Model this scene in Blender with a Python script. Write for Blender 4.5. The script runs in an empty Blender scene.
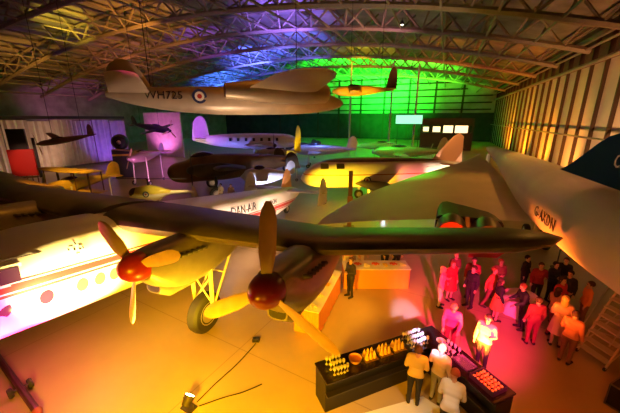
import bpy, bmesh, math, random
from math import sin, cos, pi, radians as R, sqrt, atan2, exp
from mathutils import Vector, Matrix
random.seed(7)
S = bpy.context.scene
COL = S.collection
# ------------------------------------------------------------------ camera
CAMH, PITCH, F = 7.0, R(15.9), 310.0
cd = bpy.data.cameras.new('camera'); cam = bpy.data.objects.new('camera', cd); COL.objects.link(cam)
cd.sensor_width = 36; cd.lens = 18; cd.clip_end = 500; cd.clip_start = 0.05
cam.location = (0, 0, CAMH); cam.rotation_euler = (pi/2-PITCH, 0, 0)
S.camera = cam
def ray(px, py):
    x = (px-310)/F; y = (py-206.5)/F
    return Vector((x, cos(PITCH)-y*sin(PITCH), -(sin(PITCH)+y*cos(PITCH))))
def ground(px, py, z=0.0):
    d = ray(px, py); t = (z-CAMH)/d.z
    return Vector((d.x*t, d.y*t, z))
def at(px, py, Y):
    d = ray(px, py); t = Y/d.y
    return Vector((d.x*t, Y, CAMH+d.z*t))
# hangar frame: s runs along the hall, v across it
UX, UY = 0.3905, 0.9206
def W(v, s, z=0.0):
    return Vector((UY*v+UX*s, -UX*v+UY*s, z))
HALL = atan2(UY, UX)
# ------------------------------------------------------------------ materials
MATS = {}
def mat(name, col, rough=.5, metal=0., noise=0., nscale=4., emit=0., trans=0., bump=0., bscale=20., spec=.5):
    if name in MATS: return MATS[name]
    m = bpy.data.materials.new(name); m.use_nodes = True; MATS[name] = m
    nt = m.node_tree; b = nt.nodes['Principled BSDF']
    c = (*col, 1)
    b.inputs['Base Color'].default_value = c
    b.inputs['Roughness'].default_value = rough
    b.inputs['Metallic'].default_value = metal
    b.inputs['Specular IOR Level'].default_value = spec
    if trans: b.inputs['Transmission Weight'].default_value = trans
    if emit:
        b.inputs['Emission Color'].default_value = c
        b.inputs['Emission Strength'].default_value = emit
    if noise or bump:
        tc = nt.nodes.new('ShaderNodeTexCoord')
    if noise:
        n = nt.nodes.new('ShaderNodeTexNoise'); n.inputs['Scale'].default_value = nscale; n.inputs['Detail'].default_value = 5
        nt.links.new(tc.outputs['Object'], n.inputs['Vector'])
        r = nt.nodes.new('ShaderNodeMapRange')
        r.inputs['From Min'].default_value = .3; r.inputs['From Max'].default_value = .7
        r.inputs['To Min'].default_value = 1-noise; r.inputs['To Max'].default_value = 1+noise
        nt.links.new(n.outputs['Fac'], r.inputs['Value'])
        mx = nt.nodes.new('ShaderNodeMix'); mx.data_type = 'RGBA'; mx.blend_type = 'MULTIPLY'
        mx.inputs['Factor'].default_value = 1; mx.inputs[6].default_value = c
        nt.links.new(r.outputs['Result'], mx.inputs[7]); nt.links.new(mx.outputs[2], b.inputs['Base Color'])
    if bump:
        n2 = nt.nodes.new('ShaderNodeTexNoise'); n2.inputs['Scale'].default_value = bscale
        nt.links.new(tc.outputs['Object'], n2.inputs['Vector'])
        bp = nt.nodes.new('ShaderNodeBump'); bp.inputs['Strength'].default_value = bump; bp.inputs['Distance'].default_value = .02
        nt.links.new(n2.outputs['Fac'], bp.inputs['Height']); nt.links.new(bp.outputs['Normal'], b.inputs['Normal'])
    return m
def bandmat(name, base, bands, rough=.35, metal=0., noise=.05):
    """base colour with painted bands: bands = [(axis, lo, hi, colour)] in object space"""
    m = mat(name, base, rough, metal); nt = m.node_tree; b = nt.nodes['Principled BSDF']
    tc = nt.nodes.new('ShaderNodeTexCoord'); sp = nt.nodes.new('ShaderNodeSeparateXYZ')
    nt.links.new(tc.outputs['Object'], sp.inputs[0])
    rgb = nt.nodes.new('ShaderNodeRGB'); rgb.outputs[0].default_value = (*base, 1); cur = rgb.outputs[0]
    for ax, lo, hi, c in bands:
        g = nt.nodes.new('ShaderNodeMath'); g.operation = 'GREATER_THAN'; g.inputs[1].default_value = lo
        l = nt.nodes.new('ShaderNodeMath'); l.operation = 'LESS_THAN'; l.inputs[1].default_value = hi
        mu = nt.nodes.new('ShaderNodeMath'); mu.operation = 'MULTIPLY'
        nt.links.new(sp.outputs[ax], g.inputs[0]); nt.links.new(sp.outputs[ax], l.inputs[0])
        nt.links.new(g.outputs[0], mu.inputs[0]); nt.links.new(l.outputs[0], mu.inputs[1])
        mx = nt.nodes.new('ShaderNodeMix'); mx.data_type = 'RGBA'; mx.inputs[7].default_value = (*c, 1)
        nt.links.new(mu.outputs[0], mx.inputs['Factor']); nt.links.new(cur, mx.inputs[6]); cur = mx.outputs[2]
    nt.links.new(cur, b.inputs['Base Color'])
    return m
# ------------------------------------------------------------------ mesh helpers
class MB:
    def __init__(s): s.v = []; s.f = []; s.m = []; s.cur = 0
    def add(s, vs, fs):
        o = len(s.v); s.v += [tuple(p) for p in vs]
        for f in fs: s.f.append([o+i for i in f]); s.m.append(s.cur)
    def box(s, c, d, rz=0., M=None):
        hx, hy, hz = d[0]/2, d[1]/2, d[2]/2
        vs = [Vector((x*hx, y*hy, z*hz)) for z in (-1, 1) for y in (-1, 1) for x in (-1, 1)]
        m = M or Matrix.Rotation(rz, 3, 'Z'); c = Vector(c)
        s.add([m @ p+c for p in vs], [(0, 2, 3, 1), (4, 5, 7, 6), (0, 1, 5, 4), (2, 6, 7, 3), (0, 4, 6, 2), (1, 3, 7, 5)])
        return s
    def loft(s, rings, caps=True, closed=True):
        n = len(rings[0]); vs = [p for r in rings for p in r]; fs = []
        for i in range(len(rings)-1):
            for j in range(n if closed else n-1):
                a = i*n+j; b = i*n+(j+1) % n
                fs.append((a, b, b+n, a+n))
        if caps:
            fs.append(tuple(range(n-1, -1, -1))); fs.append(tuple((len(rings)-1)*n+j for j in range(n)))
        s.add(vs, fs); return s
    def tube(s, pts, r, n=8, caps=True):
        pts = [Vector(p) for p in pts]; rr = r if isinstance(r, (list, tuple)) else [r]*len(pts); rings = []
        for i, p in enumerate(pts):
            t = (pts[min(i+1, len(pts)-1)]-pts[max(i-1, 0)]).normalized()
            a = Vector((0, 0, 1)) if abs(t.z) < .9 else Vector((1, 0, 0))
            u = t.cross(a).normalized(); w = t.cross(u)
            rings.append([p+(u*cos(k*2*pi/n)+w*sin(k*2*pi/n))*rr[i] for k in range(n)])
        return s.loft(rings, caps)
    def lathe(s, prof, o=(0, 0, 0), ax='Z', n=20):
        o = Vector(o); rings = []
        for r, h in prof:
            ring = []
            for k in range(n):
                a = k*2*pi/n; x, y = r*cos(a), r*sin(a)
                ring.append(o+(Vector((x, y, h)) if ax == 'Z' else Vector((h, x, y)) if ax == 'X' else Vector((y, h, x))))
            rings.append(ring)
        return s.loft(rings)
    def ball(s, c, r, n=12, k=8):
        if not isinstance(r, (tuple, list)): r = (r, r, r)
        c = Vector(c); rings = []
        for i in range(1, k):
            a = -pi/2+pi*i/k
            rings.append([c+Vector((r[0]*cos(a)*cos(2*pi*j/n), r[1]*cos(a)*sin(2*pi*j/n), r[2]*sin(a))) for j in range(n)])
        s.loft(rings, True); return s
    def prism(s, poly, z0, z1):
        n = len(poly)
        s.add([(x, y, z0) for x, y in poly]+[(x, y, z1) for x, y in poly],
              [tuple(range(n-1, -1, -1)), tuple(range(n, 2*n))]+[(i, (i+1) % n, n+(i+1) % n, n+i) for i in range(n)])
        return s
    def build(s, name, mats, parent=None, smooth=True, ang=35, bevel=0, link=True):
        me = bpy.data.meshes.new(name); me.from_pydata(s.v, [], s.f)
        if not isinstance(mats, (list, tuple)): mats = [mats]
        for m in mats: me.materials.append(m)
        if len(mats) > 1: me.polygons.foreach_set('material_index', s.m)
        bm = bmesh.new(); bm.from_mesh(me); bmesh.ops.recalc_face_normals(bm, faces=bm.faces); bm.to_mesh(me); bm.free()
        if smooth:
            me.polygons.foreach_set('use_smooth', [True]*len(me.polygons)); me.set_sharp_from_angle(angle=R(ang))
        o = bpy.data.objects.new(name, me); COL.objects.link(o)
        if parent: o.parent = parent
        if bevel:
            b = o.modifiers.new('bevel', 'BEVEL'); b.width = bevel; b.segments = 2; b.limit_method = 'ANGLE'
        return o
def tag(o, label=None, cat=None, group=None, kind=None):
    if label: o['label'] = label
    if cat: o['category'] = cat
    if group: o['group'] = group
    if kind: o['kind'] = kind
    return o
def thing(name, label, cat, loc=(0, 0, 0), rz=0., group=None, rot=None):
    o = bpy.data.objects.new(name, None); COL.objects.link(o); o.empty_display_size = .3
    o.location = loc; o.rotation_euler = rot or (0, 0, rz)
    return tag(o, label, cat, group)
def struct(mb, name, m, smooth=False):
    o = mb.build(name, m, smooth=smooth); o['kind'] = 'structure'; return o
def kids(o): return [c for c in bpy.data.objects if c.parent == o]
CH = {}
def dup(root, loc, rz=None, label=None, parent=None):
    ch = CH.setdefault(root.name, None)
    if ch is None: ch = CH[root.name] = kids(root)
    r = root.copy(); COL.objects.link(r)
    if parent is not None: r.parent = parent
    else:
        r.location = loc
        if rz is not None: r.rotation_euler = (0, 0, rz)
        if label: r['label'] = label
    for c in ch: dup(c, None, parent=r)
    return r
FONT = None
def textmesh(string, size, depth=.01):
    cu = bpy.data.curves.new('t', 'FONT'); cu.body = string; cu.size = size; cu.extrude = depth; cu.resolution_u = 2
    o = bpy.data.objects.new('t', cu); COL.objects.link(o)
    dg = bpy.context.evaluated_depsgraph_get(); me = bpy.data.meshes.new_from_object(o.evaluated_get(dg))
    bpy.data.objects.remove(o); bpy.data.curves.remove(cu)
    vs = [v.co.copy() for v in me.vertices]; fs = [tuple(p.vertices) for p in me.polygons]
    bpy.data.meshes.remove(me)
    return vs, fs
def lettering(name, string, size, fn, m, parent, shear=0., depth=.006):
    vs, fs = textmesh(string, size, depth); b = MB()
    b.add([fn(p.x+shear*p.y, p.y, p.z) for p in vs], fs)
    return b.build(name, m, parent, smooth=False)
def light(kind, loc, energy, col, target=None, size=.2, angle=60, blend=.5, sx=None, sy=None, name='lamp'):
    l = bpy.data.lights.new(name, kind); l.energy = energy; l.color = col
    o = bpy.data.objects.new(name, l); COL.objects.link(o); o.location = loc
    if kind == 'SPOT': l.spot_size = R(angle); l.spot_blend = blend; l.shadow_soft_size = size
    elif kind == 'POINT': l.shadow_soft_size = size
    elif kind == 'AREA': l.shape = 'RECTANGLE'; l.size = sx or size; l.size_y = sy or sx or size
    if target is not None:
        o.rotation_euler = (Vector(target)-Vector(loc)).to_track_quat('-Z', 'Y').to_euler()
    return o
# ------------------------------------------------------------------ aircraft builder (local: +x nose, +y port, +z up)
def ssec(x, zc, hw, hh, p=2.2, n=28):
    out = []
    for k in range(n):
        a = 2*pi*k/n; c, s_ = cos(a), sin(a)
        out.append(Vector((x, hw*math.copysign(abs(c)**(2/p), c), zc+hh*math.copysign(abs(s_)**(2/p), s_))))
    return out
def interp(secs, x):
    for a, b in zip(secs, secs[1:]):
        if a[0] >= x >= b[0]:
            t = (a[0]-x)/max(1e-6, a[0]-b[0]); return [a[i]+(b[i]-a[i])*t for i in range(4)]
    return secs[0][:4] if x > secs[0][0] else secs[-1][:4]
def fuselage(secs, m, parent, p=2.2, name='fuselage', n=28, sub=4):
    rings = []
    xs = []
    for a, b in zip(secs, secs[1:]):
        for k in range(sub): xs.append(a[0]+(b[0]-a[0])*k/sub)
    xs.append(secs[-1][0])
    # Catmull-Rom on section parameters
    def cr(i, t):
        P = [secs[max(0, min(len(secs)-1, j))] for j in (i-1, i, i+1, i+2)]
        return [.5*((2*P[1][k])+(-P[0][k]+P[2][k])*t+(2*P[0][k]-5*P[1][k]+4*P[2][k]-P[3][k])*t*t+(-P[0][k]+3*P[1][k]-3*P[2][k]+P[3][k])*t**3) for k in range(4)]
    for i in range(len(secs)-1):
        for k in range(sub):
            q = cr(i, k/sub); rings.append(ssec(q[0], q[1], max(q[2], .01), max(q[3], .01), p, n))
    q = secs[-1]; rings.append(ssec(*q[:4], p, n))
    return MB().loft(rings).build(name, m, parent)
def foil(chord, tc, camber=.02, n=12):
    up, lo = [], []
    for i in range(n+1):
        x = .5*(1-cos(pi*i/n))
        y = 5*tc*(.2969*sqrt(x)-.126*x-.3516*x*x+.2843*x**3-.1036*x**4); c = camber*4*x*(1-x)
        up.append((-chord*x, chord*(c+y))); lo.append((-chord*x, chord*(c-y)))
    return up+lo[-2:0:-1]
def wing(parent, m, side, xr, cr, ct, y0, y1, sweep, z, dih=.04, tc=.14, inc=0., name='wing', round_tip=.12, n=14, dih2=None, ybreak=None):
    rings = []
    for i in range(n+1):
        t = i/n
        if t > 1-round_tip: t = 1-round_tip+round_tip*sin((t-(1-round_tip))/round_tip*pi/2)
        y = y0+(y1-y0)*t; c = cr+(ct-cr)*t
        xl = xr+sweep*t; th = tc
        if t > 1-round_tip:
            k = sqrt(max(0.0, 1-((t-(1-round_tip))/round_tip)**2)); k = max(k, .12)
            xl -= c*(1-k)*.4; c *= k; th = tc*(.5+.5*k)
        zz = z+dih*(y-y0) if ybreak is None or y < ybreak else z+dih*(ybreak-y0)+dih2*(y-ybreak)
        ring = []
        for fx, fz in foil(c, th):
            ring.append(Vector((xl+fx*cos(inc)-fz*sin(inc)*0, side*y, zz+fz+fx*sin(inc))))
        rings.append(ring)
    return MB().loft(rings).build(name, m, parent)
def fin(parent, m, x, cr, ct, z0, h, sweep, y=0., th=.1, name='fin', round_tip=.35, n=10):
    rings = []
    for i in range(n+1):
        t = i/n
        if t > 1-round_tip: t = 1-round_tip+round_tip*sin((t-(1-round_tip))/round_tip*pi/2)
        c = cr+(ct-cr)*t; xl = x-sweep*t
        if round_tip and t > 1-round_tip:
            k = max(.15, sqrt(max(0., 1-((t-(1-round_tip))/round_tip)**2))); xl -= c*(1-k)*.4; c *= k
        rings.append([Vector((xl+fx, y+fz, z0+h*t)) for fx, fz in foil(c, th, 0., 8)])
    return MB().loft(rings).build(name, m, parent)
def blade_mb(Rr, chord, phase, o, hub=.12, n=10):
    b = MB(); rings = []
    for i in range(n+1):
        t = i/n; r = hub+(Rr-hub)*t
        c = chord*(.42+.58*min(1, t*2.6))*(1 if t < .75 else max(.3, sqrt(max(0, 1-((t-.75)/.26)**2))))
        tw = R(55)*(1-t)+R(18); th = .16*c+.03*(1-t)
        ring = []
        for k in range(10):
            a = 2*pi*k/10; u = c/2*cos(a); w = th/2*sin(a)
            x = w*cos(tw)-u*sin(tw)*.55; y = u*cos(tw*.55)+w*sin(tw)
            ring.append(Vector((x, y*cos(phase)+r*sin(phase), -y*sin(phase)+r*cos(phase)))+Vector(o))
        rings.append(ring)
    return b.loft(rings)
def propeller(parent, o, Rr, nb, ph, mb_, ms, spin_r=.3, spin_l=.5, chord=.3, tipm=None):
    x, y, z = o
    prof = [(spin_r*.98, -.12), (spin_r, 0), (spin_r*.97, spin_l*.2), (spin_r*.85, spin_l*.5), (spin_r*.6, spin_l*.78), (spin_r*.3, spin_l*.94), (.02, spin_l)]
    MB().lathe(prof, o, 'X', 24).build('spinner', ms, parent)
    for k in range(nb):
        blade_mb(Rr, chord, ph+2*pi*k/nb, (x+.05, y, z)).build('propeller_blade', mb_, parent)
def wheel(parent, c, r, w, mt, mr, name='wheel', axis='Y'):
    c = Vector(c)
    t = MB().lathe([(r*.55, -w*.45), (r*.85, -w*.5), (r*.97, -w*.33), (r, 0), (r*.97, w*.33), (r*.85, w*.5), (r*.55, w*.45)], c, 'Y', 28).build(name, mt, parent)
    MB().lathe([(r*.12, -w*.52), (r*.5, -w*.44), (r*.57, -w*.48), (r*.57, w*.48), (r*.5, w*.44), (r*.12, w*.52)], c, 'Y', 20).build('wheel_rim', mr, t)
    return t
# ================================================================== materials in use
M_floor = mat('painted concrete', (.43, .32, .17), .36, noise=.12, nscale=.35, spec=.45)
M_roof = mat('roof decking', (.31, .27, .26), .7, noise=.3, nscale=.5)
M_steel = mat('painted roof steel', (.30, .24, .19), .5, noise=.1)
M_column = mat('dark wall column', (.06, .03, .018), .6)
M_wallp = mat('pale wall panels', (.72, .66, .58), .6, noise=.08, nscale=.4)
M_fabric = mat('pale hall fabric', (.72, .66, .62), .8, noise=.12, nscale=1.2, bump=.3, bscale=3)
M_dark = mat('dark paint', (.03, .025, .022), .5)
M_black = mat('black', (.012, .012, .014), .45)
M_rubber = mat('tyre rubber', (.03, .028, .026), .8)
M_alu = mat('bare aluminium', (.50, .47, .43), .32, metal=.6, noise=.1, nscale=2)
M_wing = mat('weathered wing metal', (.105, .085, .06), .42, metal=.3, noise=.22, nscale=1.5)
M_nac = mat('grey engine cowling', (.20, .175, .15), .4, metal=.3, noise=.15, nscale=2)
M_red = mat('red spinner paint', (.13, .006, .012), .32)
M_orangered = mat('orange red paint', (.26, .014, .01), .32)
M_white = mat('white gloss paint', (.80, .78, .74), .3, noise=.04)
M_blade = mat('propeller blade', (.50, .34, .16), .42, noise=.1)
M_glass = mat('dark cabin glass', (.05, .03, .06), .1)
M_pane = mat('tinted window', (.25, .22, .08), .15)
M_blue = mat('navy tail paint', (.008, .040, .11), .8, spec=.02)
M_cam = mat('dark camouflage', (.07, .055, .035), .6, noise=.5, nscale=.5)
M_yellow = mat('trainer yellow', (.75, .45, .03), .4)
M_silver = mat('silver dope', (.52, .47, .40), .4, metal=.35, noise=.1)
M_wood = mat('brown wood', (.20, .10, .04), .5, noise=.3, nscale=6)
M_cloth_o = mat('orange skirt cloth', (.75, .30, .05), .75, bump=.3, bscale=9)
M_cloth_w = mat('white cloth', (.82, .80, .76), .75, bump=.2, bscale=8)
M_cable = mat('cable black', (.02, .018, .015), .6)
M_strut = mat('white undercarriage paint', (.75, .70, .58), .4)
M_txtb = mat('letter black', (.02, .015, .03), .5)
M_txtw = mat('letter white', (.85, .85, .85), .5)
M_txtr = mat('letter red', (.5, .03, .03), .5)
# ================================================================== hall
HV0, HV1, HS0, HS1 = -86.0, 13.0, -14.0, 112.0
def roofz(v): return 21.5-.003*(v+30)**2
b = MB(); b.prism([tuple(W(v, s)[:2]) for v, s in ((HV0-1, HS0-1), (HV1+1, HS0-1), (HV1+1, HS1+1), (HV0-1, HS1+1))], -.3, 0)
struct(b, 'floor', M_floor)
def jointed_floor():
    nt = M_floor.node_tree; bs = nt.nodes['Principled BSDF']
    tc = nt.nodes.new('ShaderNodeTexCoord'); mp = nt.nodes.new('ShaderNodeMapping'); mp.inputs['Rotation'].default_value = (0, 0, -HALL+.12)
    br = nt.nodes.new('ShaderNodeTexBrick'); br.inputs['Scale'].default_value = 1
    br.inputs['Brick Width'].default_value = 6; br.inputs['Row Height'].default_value = 6; br.inputs['Mortar Size'].default_value = .012
    br.offset = 0; br.inputs['Color1'].default_value = (1, 1, 1, 1); br.inputs['Color2'].default_value = (.94, .94, .94, 1); br.inputs['Mortar'].default_value = (.62, .58, .55, 1)
    nt.links.new(tc.outputs['Object'], mp.inputs['Vector']); nt.links.new(mp.outputs['Vector'], br.inputs['Vector'])
    old = bs.inputs['Base Color'].links[0].from_socket
    mx = nt.nodes.new('ShaderNodeMix'); mx.data_type = 'RGBA'; mx.blend_type = 'MULTIPLY'; mx.inputs['Factor'].default_value = 1
    nt.links.new(old, mx.inputs[6]); nt.links.new(br.outputs['Color'], mx.inputs[7]); nt.links.new(mx.outputs[2], bs.inputs['Base Color'])
jointed_floor()
# roof deck as one curved shell
b = MB(); NV = 44
vs = [HV0-1+(HV1+2-HV0)*i/NV for i in range(NV+1)]
rings = [[W(v, s, roofz(v)) for v in vs]+[W(v, s, roofz(v)+.35) for v in reversed(vs)] for s in (HS0-1, HS1+1)]
b.loft(rings); struct(b, 'ceiling', M_roof, True)
def wallslab(name, v0, s0, v1, s1, z0, z1, m, th=.3):
    p, q = W(v0, s0), W(v1, s1); d = (q-p).normalized(); n = Vector((-d.y, d.x, 0))*th/2
    b = MB(); b.prism([tuple((p+n)[:2]), tuple((q+n)[:2]), tuple((q-n)[:2]), tuple((p-n)[:2])], z0, z1)
    return struct(b, name, m)
wallslab('wall_right', HV1+.3, HS0, HV1+.3, HS1, 0, 12.2, M_wallp)
wallslab('trim_2', HV1+.4, HS0, HV1+.4, HS1, 12.2, roofz(HV1)+.1, mat('upper wall cladding', (.16, .11, .07), .7, noise=.2))
wallslab('wall_left', HV0, HS0, HV0, HS1, 0, roofz(HV0), M_roof)
wallslab('wall_back', HV0, HS0, HV1, HS0, 0, 21.4, M_roof)
wallslab('wall_far', HV0, HS1, HV1, HS1, 0, 21.4, mat('end wall cladding', (.55, .52, .48), .7, noise=.2, nscale=.3))
for s in [18+3.5*k for k in range(27)]:
    b = MB()
    p = W(HV1+.05, s); b.box((p.x, p.y, 7.6), (.42, .20, 15.2), HALL-pi/2)
    struct(b, 'wall_column', M_column)
for z, r in ((5.2, .10), (12.2, .22), (14.6, .3)):
    b = MB(); b.tube([W(HV1-.5, HS0+1, z), W(HV1-.5, HS1-1, z)], r, 8); struct(b, 'wall_girt', M_steel, True)
wallslab('trim_3', HV0, HS1-.4, HV1, HS1-.4, 0, 8.6, mat('end wall shade band', (.05, .045, .04), .7, noise=.3, nscale=.5))  # dark sheet added low on the end wall, where the green light stops
for z in (9.6, 11.6, 13.6, 15.6, 17.6, 19.4):
    b = MB(); va, vb = (HV0+2, HV1-1) if z < 15 else (-65, 5); b.tube([W(va, HS1-.7, z), W(vb, HS1-.7, z)], .2, 6); struct(b, 'wall_girt', M_column, True)
for v in range(-60, 12, 8):
    p = W(v, HS1-.55); b = MB(); b.box((p.x, p.y, 10), (.6, .35, 19.5 if v < 0 else 17), HALL-pi/2); struct(b, 'wall_column', M_column)
# lattice arches across the hall and purlins along it
def arch(s, v0, v1):
    b = MB(); N = 40
    top = [W(v0+(v1-v0)*i/N, s, roofz(v0+(v1-v0)*i/N)-.45) for i in range(N+1)]
    lo = [W(v0+(v1-v0)*i/N, s, roofz(v0+(v1-v0)*i/N)-2.7) for i in range(N+1)]
    b.tube(top, .2, 6); b.tube(lo, .32, 6)
    for i in range(N):
        b.tube([lo[i], top[i+1]] if i % 2 else [top[i], lo[i+1]], .14, 5)
        s2 = s+3.0; v = v0+(v1-v0)*(i+.5)/N
        if i % 2 == 0: b.tube([lo[i], W(v, s2, roofz(v)-.4)], .12, 5)
        else: b.tube([lo[i], W(v, s-3.0, roofz(v)-.4)], .12, 5)
    struct(b, 'roof_truss', M_steel, True)
for s in (24, 33, 42, 52, 63, 76, 92): arch(s, -80, 12.4)
for v in [-78+4.5*k for k in range(21)]:
    b = MB(); b.tube([W(v, HS0+1, roofz(v)-.35), W(v, HS1-.5, roofz(v)-.35)], .19, 6)
    b.tube([W(v, 20, roofz(v)-2.7), W(v, HS1-.5, roofz(v)-2.7)], .13, 6)
    struct(b, 'roof_purlin', M_steel, True)
for v, s, z1 in ((-10.8, 68, None), (-5.9, 68, None), (-20, 70, None)):
    b = MB(); p = W(v, s); b.tube([(p.x, p.y, 0), (p.x, p.y, roofz(v)-2.7)], .22, 8)
    struct(b, 'roof_column', mat('post grey', (.5, .5, .46), .5), True)
# fabric partition on the far left, made of tall panels
for k in range(9):
    s0 = 13+k*2.75
    b = MB(); n = 10
    front = [W(-50+.10*sin(j*2.3+k), s0+2.66*j/n) for j in range(n+1)]; back = [W(-50.25, s0+2.66*j/n) for j in range(n, -1, -1)]
    b.prism([(p.x, p.y) for p in front+back], 0.3, 6.6+.15*(k % 2)); struct(b, 'wall_partition', M_fabric, True)
b = MB(); b.prism([tuple(W(*q)[:2]) for q in ((-53, 44), (-44, 44), (-44, 44.3), (-53, 44.3))], 0, 8); struct(b, 'wall_partition', M_fabric)
b = MB(); b.prism([tuple(W(*q)[:2]) for q in ((-60, 13), (-50.3, 13), (-50.3, 38), (-60, 38))], 6.9, 7.3); struct(b, 'trim_1', M_dark)
# mezzanine with lit windows at the end of the hall
MZ = mat('mezzanine dark', (.10, .07, .05), .7)
b = MB(); p = W(.2, 80); b.box((p.x, p.y, 1.9), (11, 3, 3.8), HALL-pi/2); b.box((p.x, p.y, 6.2), (11, 3, 1.6), HALL-pi/2)
for dv in (-5.4, -3.4, -.9, 1.6, 4.6, 5.4):
    q = W(.2+dv, 79); b.box((q.x, q.y, 4.6), (.35, .5, 1.8), HALL-pi/2)
struct(b, 'wall_mezzanine', MZ)
M_lit = mat('lit window', (1, .72, .36), emit=2.2)
for n_, (dv, w, h) in enumerate(((-4.4, 1.2, 1.0), (-2.1, 1.6, 1.2), (.35, 2.0, 1.75), (3.1, 2.6, 1.8))):
    q = W(.2+dv, 79.4); b = MB(); b.box((q.x, q.y, 4.55), (w, .08, h), HALL-pi/2); o = b.build('window_%d' % (n_+1), M_lit, smooth=False); o['kind'] = 'structure'

# ================================================================== the big white airliner (four engines, red stripe)
yo = thing('propeller_airliner', 'white four-engined propeller airliner with red stripe and red spinners, filling the left side', 'airplane',
           (-7.9, 8.2, 0), rot=(0, -R(7), atan2(-UY, -UX)))
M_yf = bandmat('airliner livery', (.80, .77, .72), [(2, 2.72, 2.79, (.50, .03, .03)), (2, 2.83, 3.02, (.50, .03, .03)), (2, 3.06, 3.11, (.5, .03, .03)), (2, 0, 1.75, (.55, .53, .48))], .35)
M_ytop = M_yf
YS = [(4.9, 2.0, .05, .08), (4.5, 2.05, .55, .55), (3.6, 2.2, 1.0, .82), (2.4, 2.46, 1.28, 1.02), (1.2, 2.64, 1.37, 1.20), (0, 2.72, 1.38, 1.31), (-4, 2.78, 1.38, 1.34), (-8, 2.85, 1.22, 1.22), (-12, 3.05, .90, .98), (-15.5, 3.3, .5, .66), (-17.5, 3.45, .1, .2)]
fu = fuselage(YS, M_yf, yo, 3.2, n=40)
def yside(x, z, out=.012):
    q = interp(YS, x); dz = min(.98, abs(z-q[1])/q[3]); return q[2]*(1-dz**3.2)**(1/3.2)+out
# cabin windows: oval, along both sides
def oval(x, z, rx, rz, m, name='cabin_window', side=1):
    n = 20; b = MB(); out = .012
    rim = lambda k, e: (x+rx*k*cos(e), side*yside(x+rx*k*cos(e), z+rz*k*sin(e), out), z+rz*k*sin(e))
    vs = [(x, side*yside(x, z, out+.004), z)]+[rim(1, 2*pi*i/n) for i in range(n)]+[(p[0], side*(abs(p[1])-.05), p[2]) for p in [rim(1.0, 2*pi*i/n) for i in range(n)]]
    fs = [(0, 1+i, 1+(i+1) % n) for i in range(n)]+[(1+i, 1+n+i, 1+n+(i+1) % n, 1+(i+1) % n) for i in range(n)]
    b.add(vs, fs); return b.build(name, m, yo)
for k, x in enumerate((1.75, .88, .0, -.50, -.95, -1.42, -1.9, -2.5, -3.2, -6.4, -7.6, -8.8)):
    oval(x, 2.43 if x > -5 else 2.46, .16, .19, M_glass if k in (0, 1, 5) else M_pane)
for x in (1.75, .88, 0, -1.1, -2.2, -3.3, -6.4, -7.6, -8.8): oval(x, 2.43, .16, .19, M_pane, side=-1)
# square crew windows with white frame
for x, w in ((1.55, .40), (2.1, .34)):
    b = MB(); y = yside(x, 3.2, 0); a = R(12)
    Mx = Matrix.Rotation(a, 3, 'X'); b.box((x, y-.02, 3.22), (w+.14, .05, .50), M=Mx); f_ = b.build('crew_window', M_white, yo, smooth=False)
    g = MB(); g.box((x, y+.0, 3.22), (w, .06, .36), M=Mx); g.build('window_pane', M_glass, f_, smooth=False)
b = MB(); b.box((.9, yside(.9, 3.56, 0), 3.60), (1.9, .012, .03), M=Matrix.Rotation(R(20), 3, 'X')); b.build('rain_gutter', M_dark, yo)
def ytext(x0, z0, lean=0): return lambda tx, ty, tz: (x0-tx, yside(x0-tx, z0+ty, .028)+tz, z0+ty+lean*tx)
lettering('lettering', 'DAN-AIR', .62, ytext(-7.0, 3.22), M_txtb, yo, shear=.15)
lettering('lettering', 'LONDON', .42, ytext(-10.4, 3.22), M_txtb, yo, shear=.15)
lettering('lettering', 'G-ANTK', .36, ytext(-11.0, 2.42), M_txtb, yo, shear=0)
# crest: small dark squiggles below the roof line
b = MB()
for i, (dx, dz, w, h) in enumerate(((0, .10, .10, .03), (.12, .14, .04, .09), (.24, .08, .10, .03), (.06, 0, .05, .07), (.2, -.02, .06, .05), (.12, -.12, .09, .03), (.28, .0, .03, .08), (-.08, .02, .04, .06))):
    x, z = .15-dx, 3.50+dz; b.box((x, yside(x, z, .006), z), (w, .012, h), M=Matrix.Rotation(R(18), 3, 'X'))
b.build('crest', M_txtb, yo, smooth=False)
YI = R(2.5)
for sd in (1, -1):
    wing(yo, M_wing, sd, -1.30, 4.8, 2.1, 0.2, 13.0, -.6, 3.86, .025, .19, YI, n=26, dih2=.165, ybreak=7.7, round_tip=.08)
# engines
def merlin(yo, x, y, z, L, ph, msp, Rr, wz):
    secs = [(x, z-.02, .38, .40), (x-.35, z-.14, .47, .58), (x-1.0, z-.24, .55, .74), (x-2.2, z-.22, .56, .76), (x-3.4, z-.05, .48, .58), (x-4.4, z+.08, .28, .34), (x-L, z+.12, .05, .08)]
    n_ = fuselage(secs, M_nac, yo, 2.6, 'engine_nacelle', 24)
    b = MB(); b.loft([ssec(x-.35, z-.74, .26, .18, 3, 16), ssec(x-.7, z-.86, .34, .26, 3, 16), ssec(x-1.6, z-.86, .30, .24, 3, 16), ssec(x-2.4, z-.8, .1, .1, 3, 16)]); r = b.build('radiator_intake', M_nac, n_)
    b = MB(); b.loft([ssec(x-.338, z-.74, .22, .14, 3, 16), ssec(x-.36, z-.74, .22, .13, 3, 16)]); b.build('intake_mouth', M_black, n_)
    for s_ in (1, -1):
        b = MB()
        for k in range(6):
            xx = x-.62-.2*k; b.tube([(xx, y*0+s_*.44, z+.12), (xx-.06, s_*.58, z+.12), (xx-.14, s_*.61, z+.11)], .05, 8)
        b.build('exhaust_stubs', M_dark, n_)
    n_.location = (0, y, 0)
    propeller(n_, (x+.12, 0, z), Rr, 3, ph, M_blade, msp, .385, .50, .36)
    return n_
merlin(yo, -.12, 3.62, 3.40, 5.2, R(-52), M_orangered, 1.62, 4.2)
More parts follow.
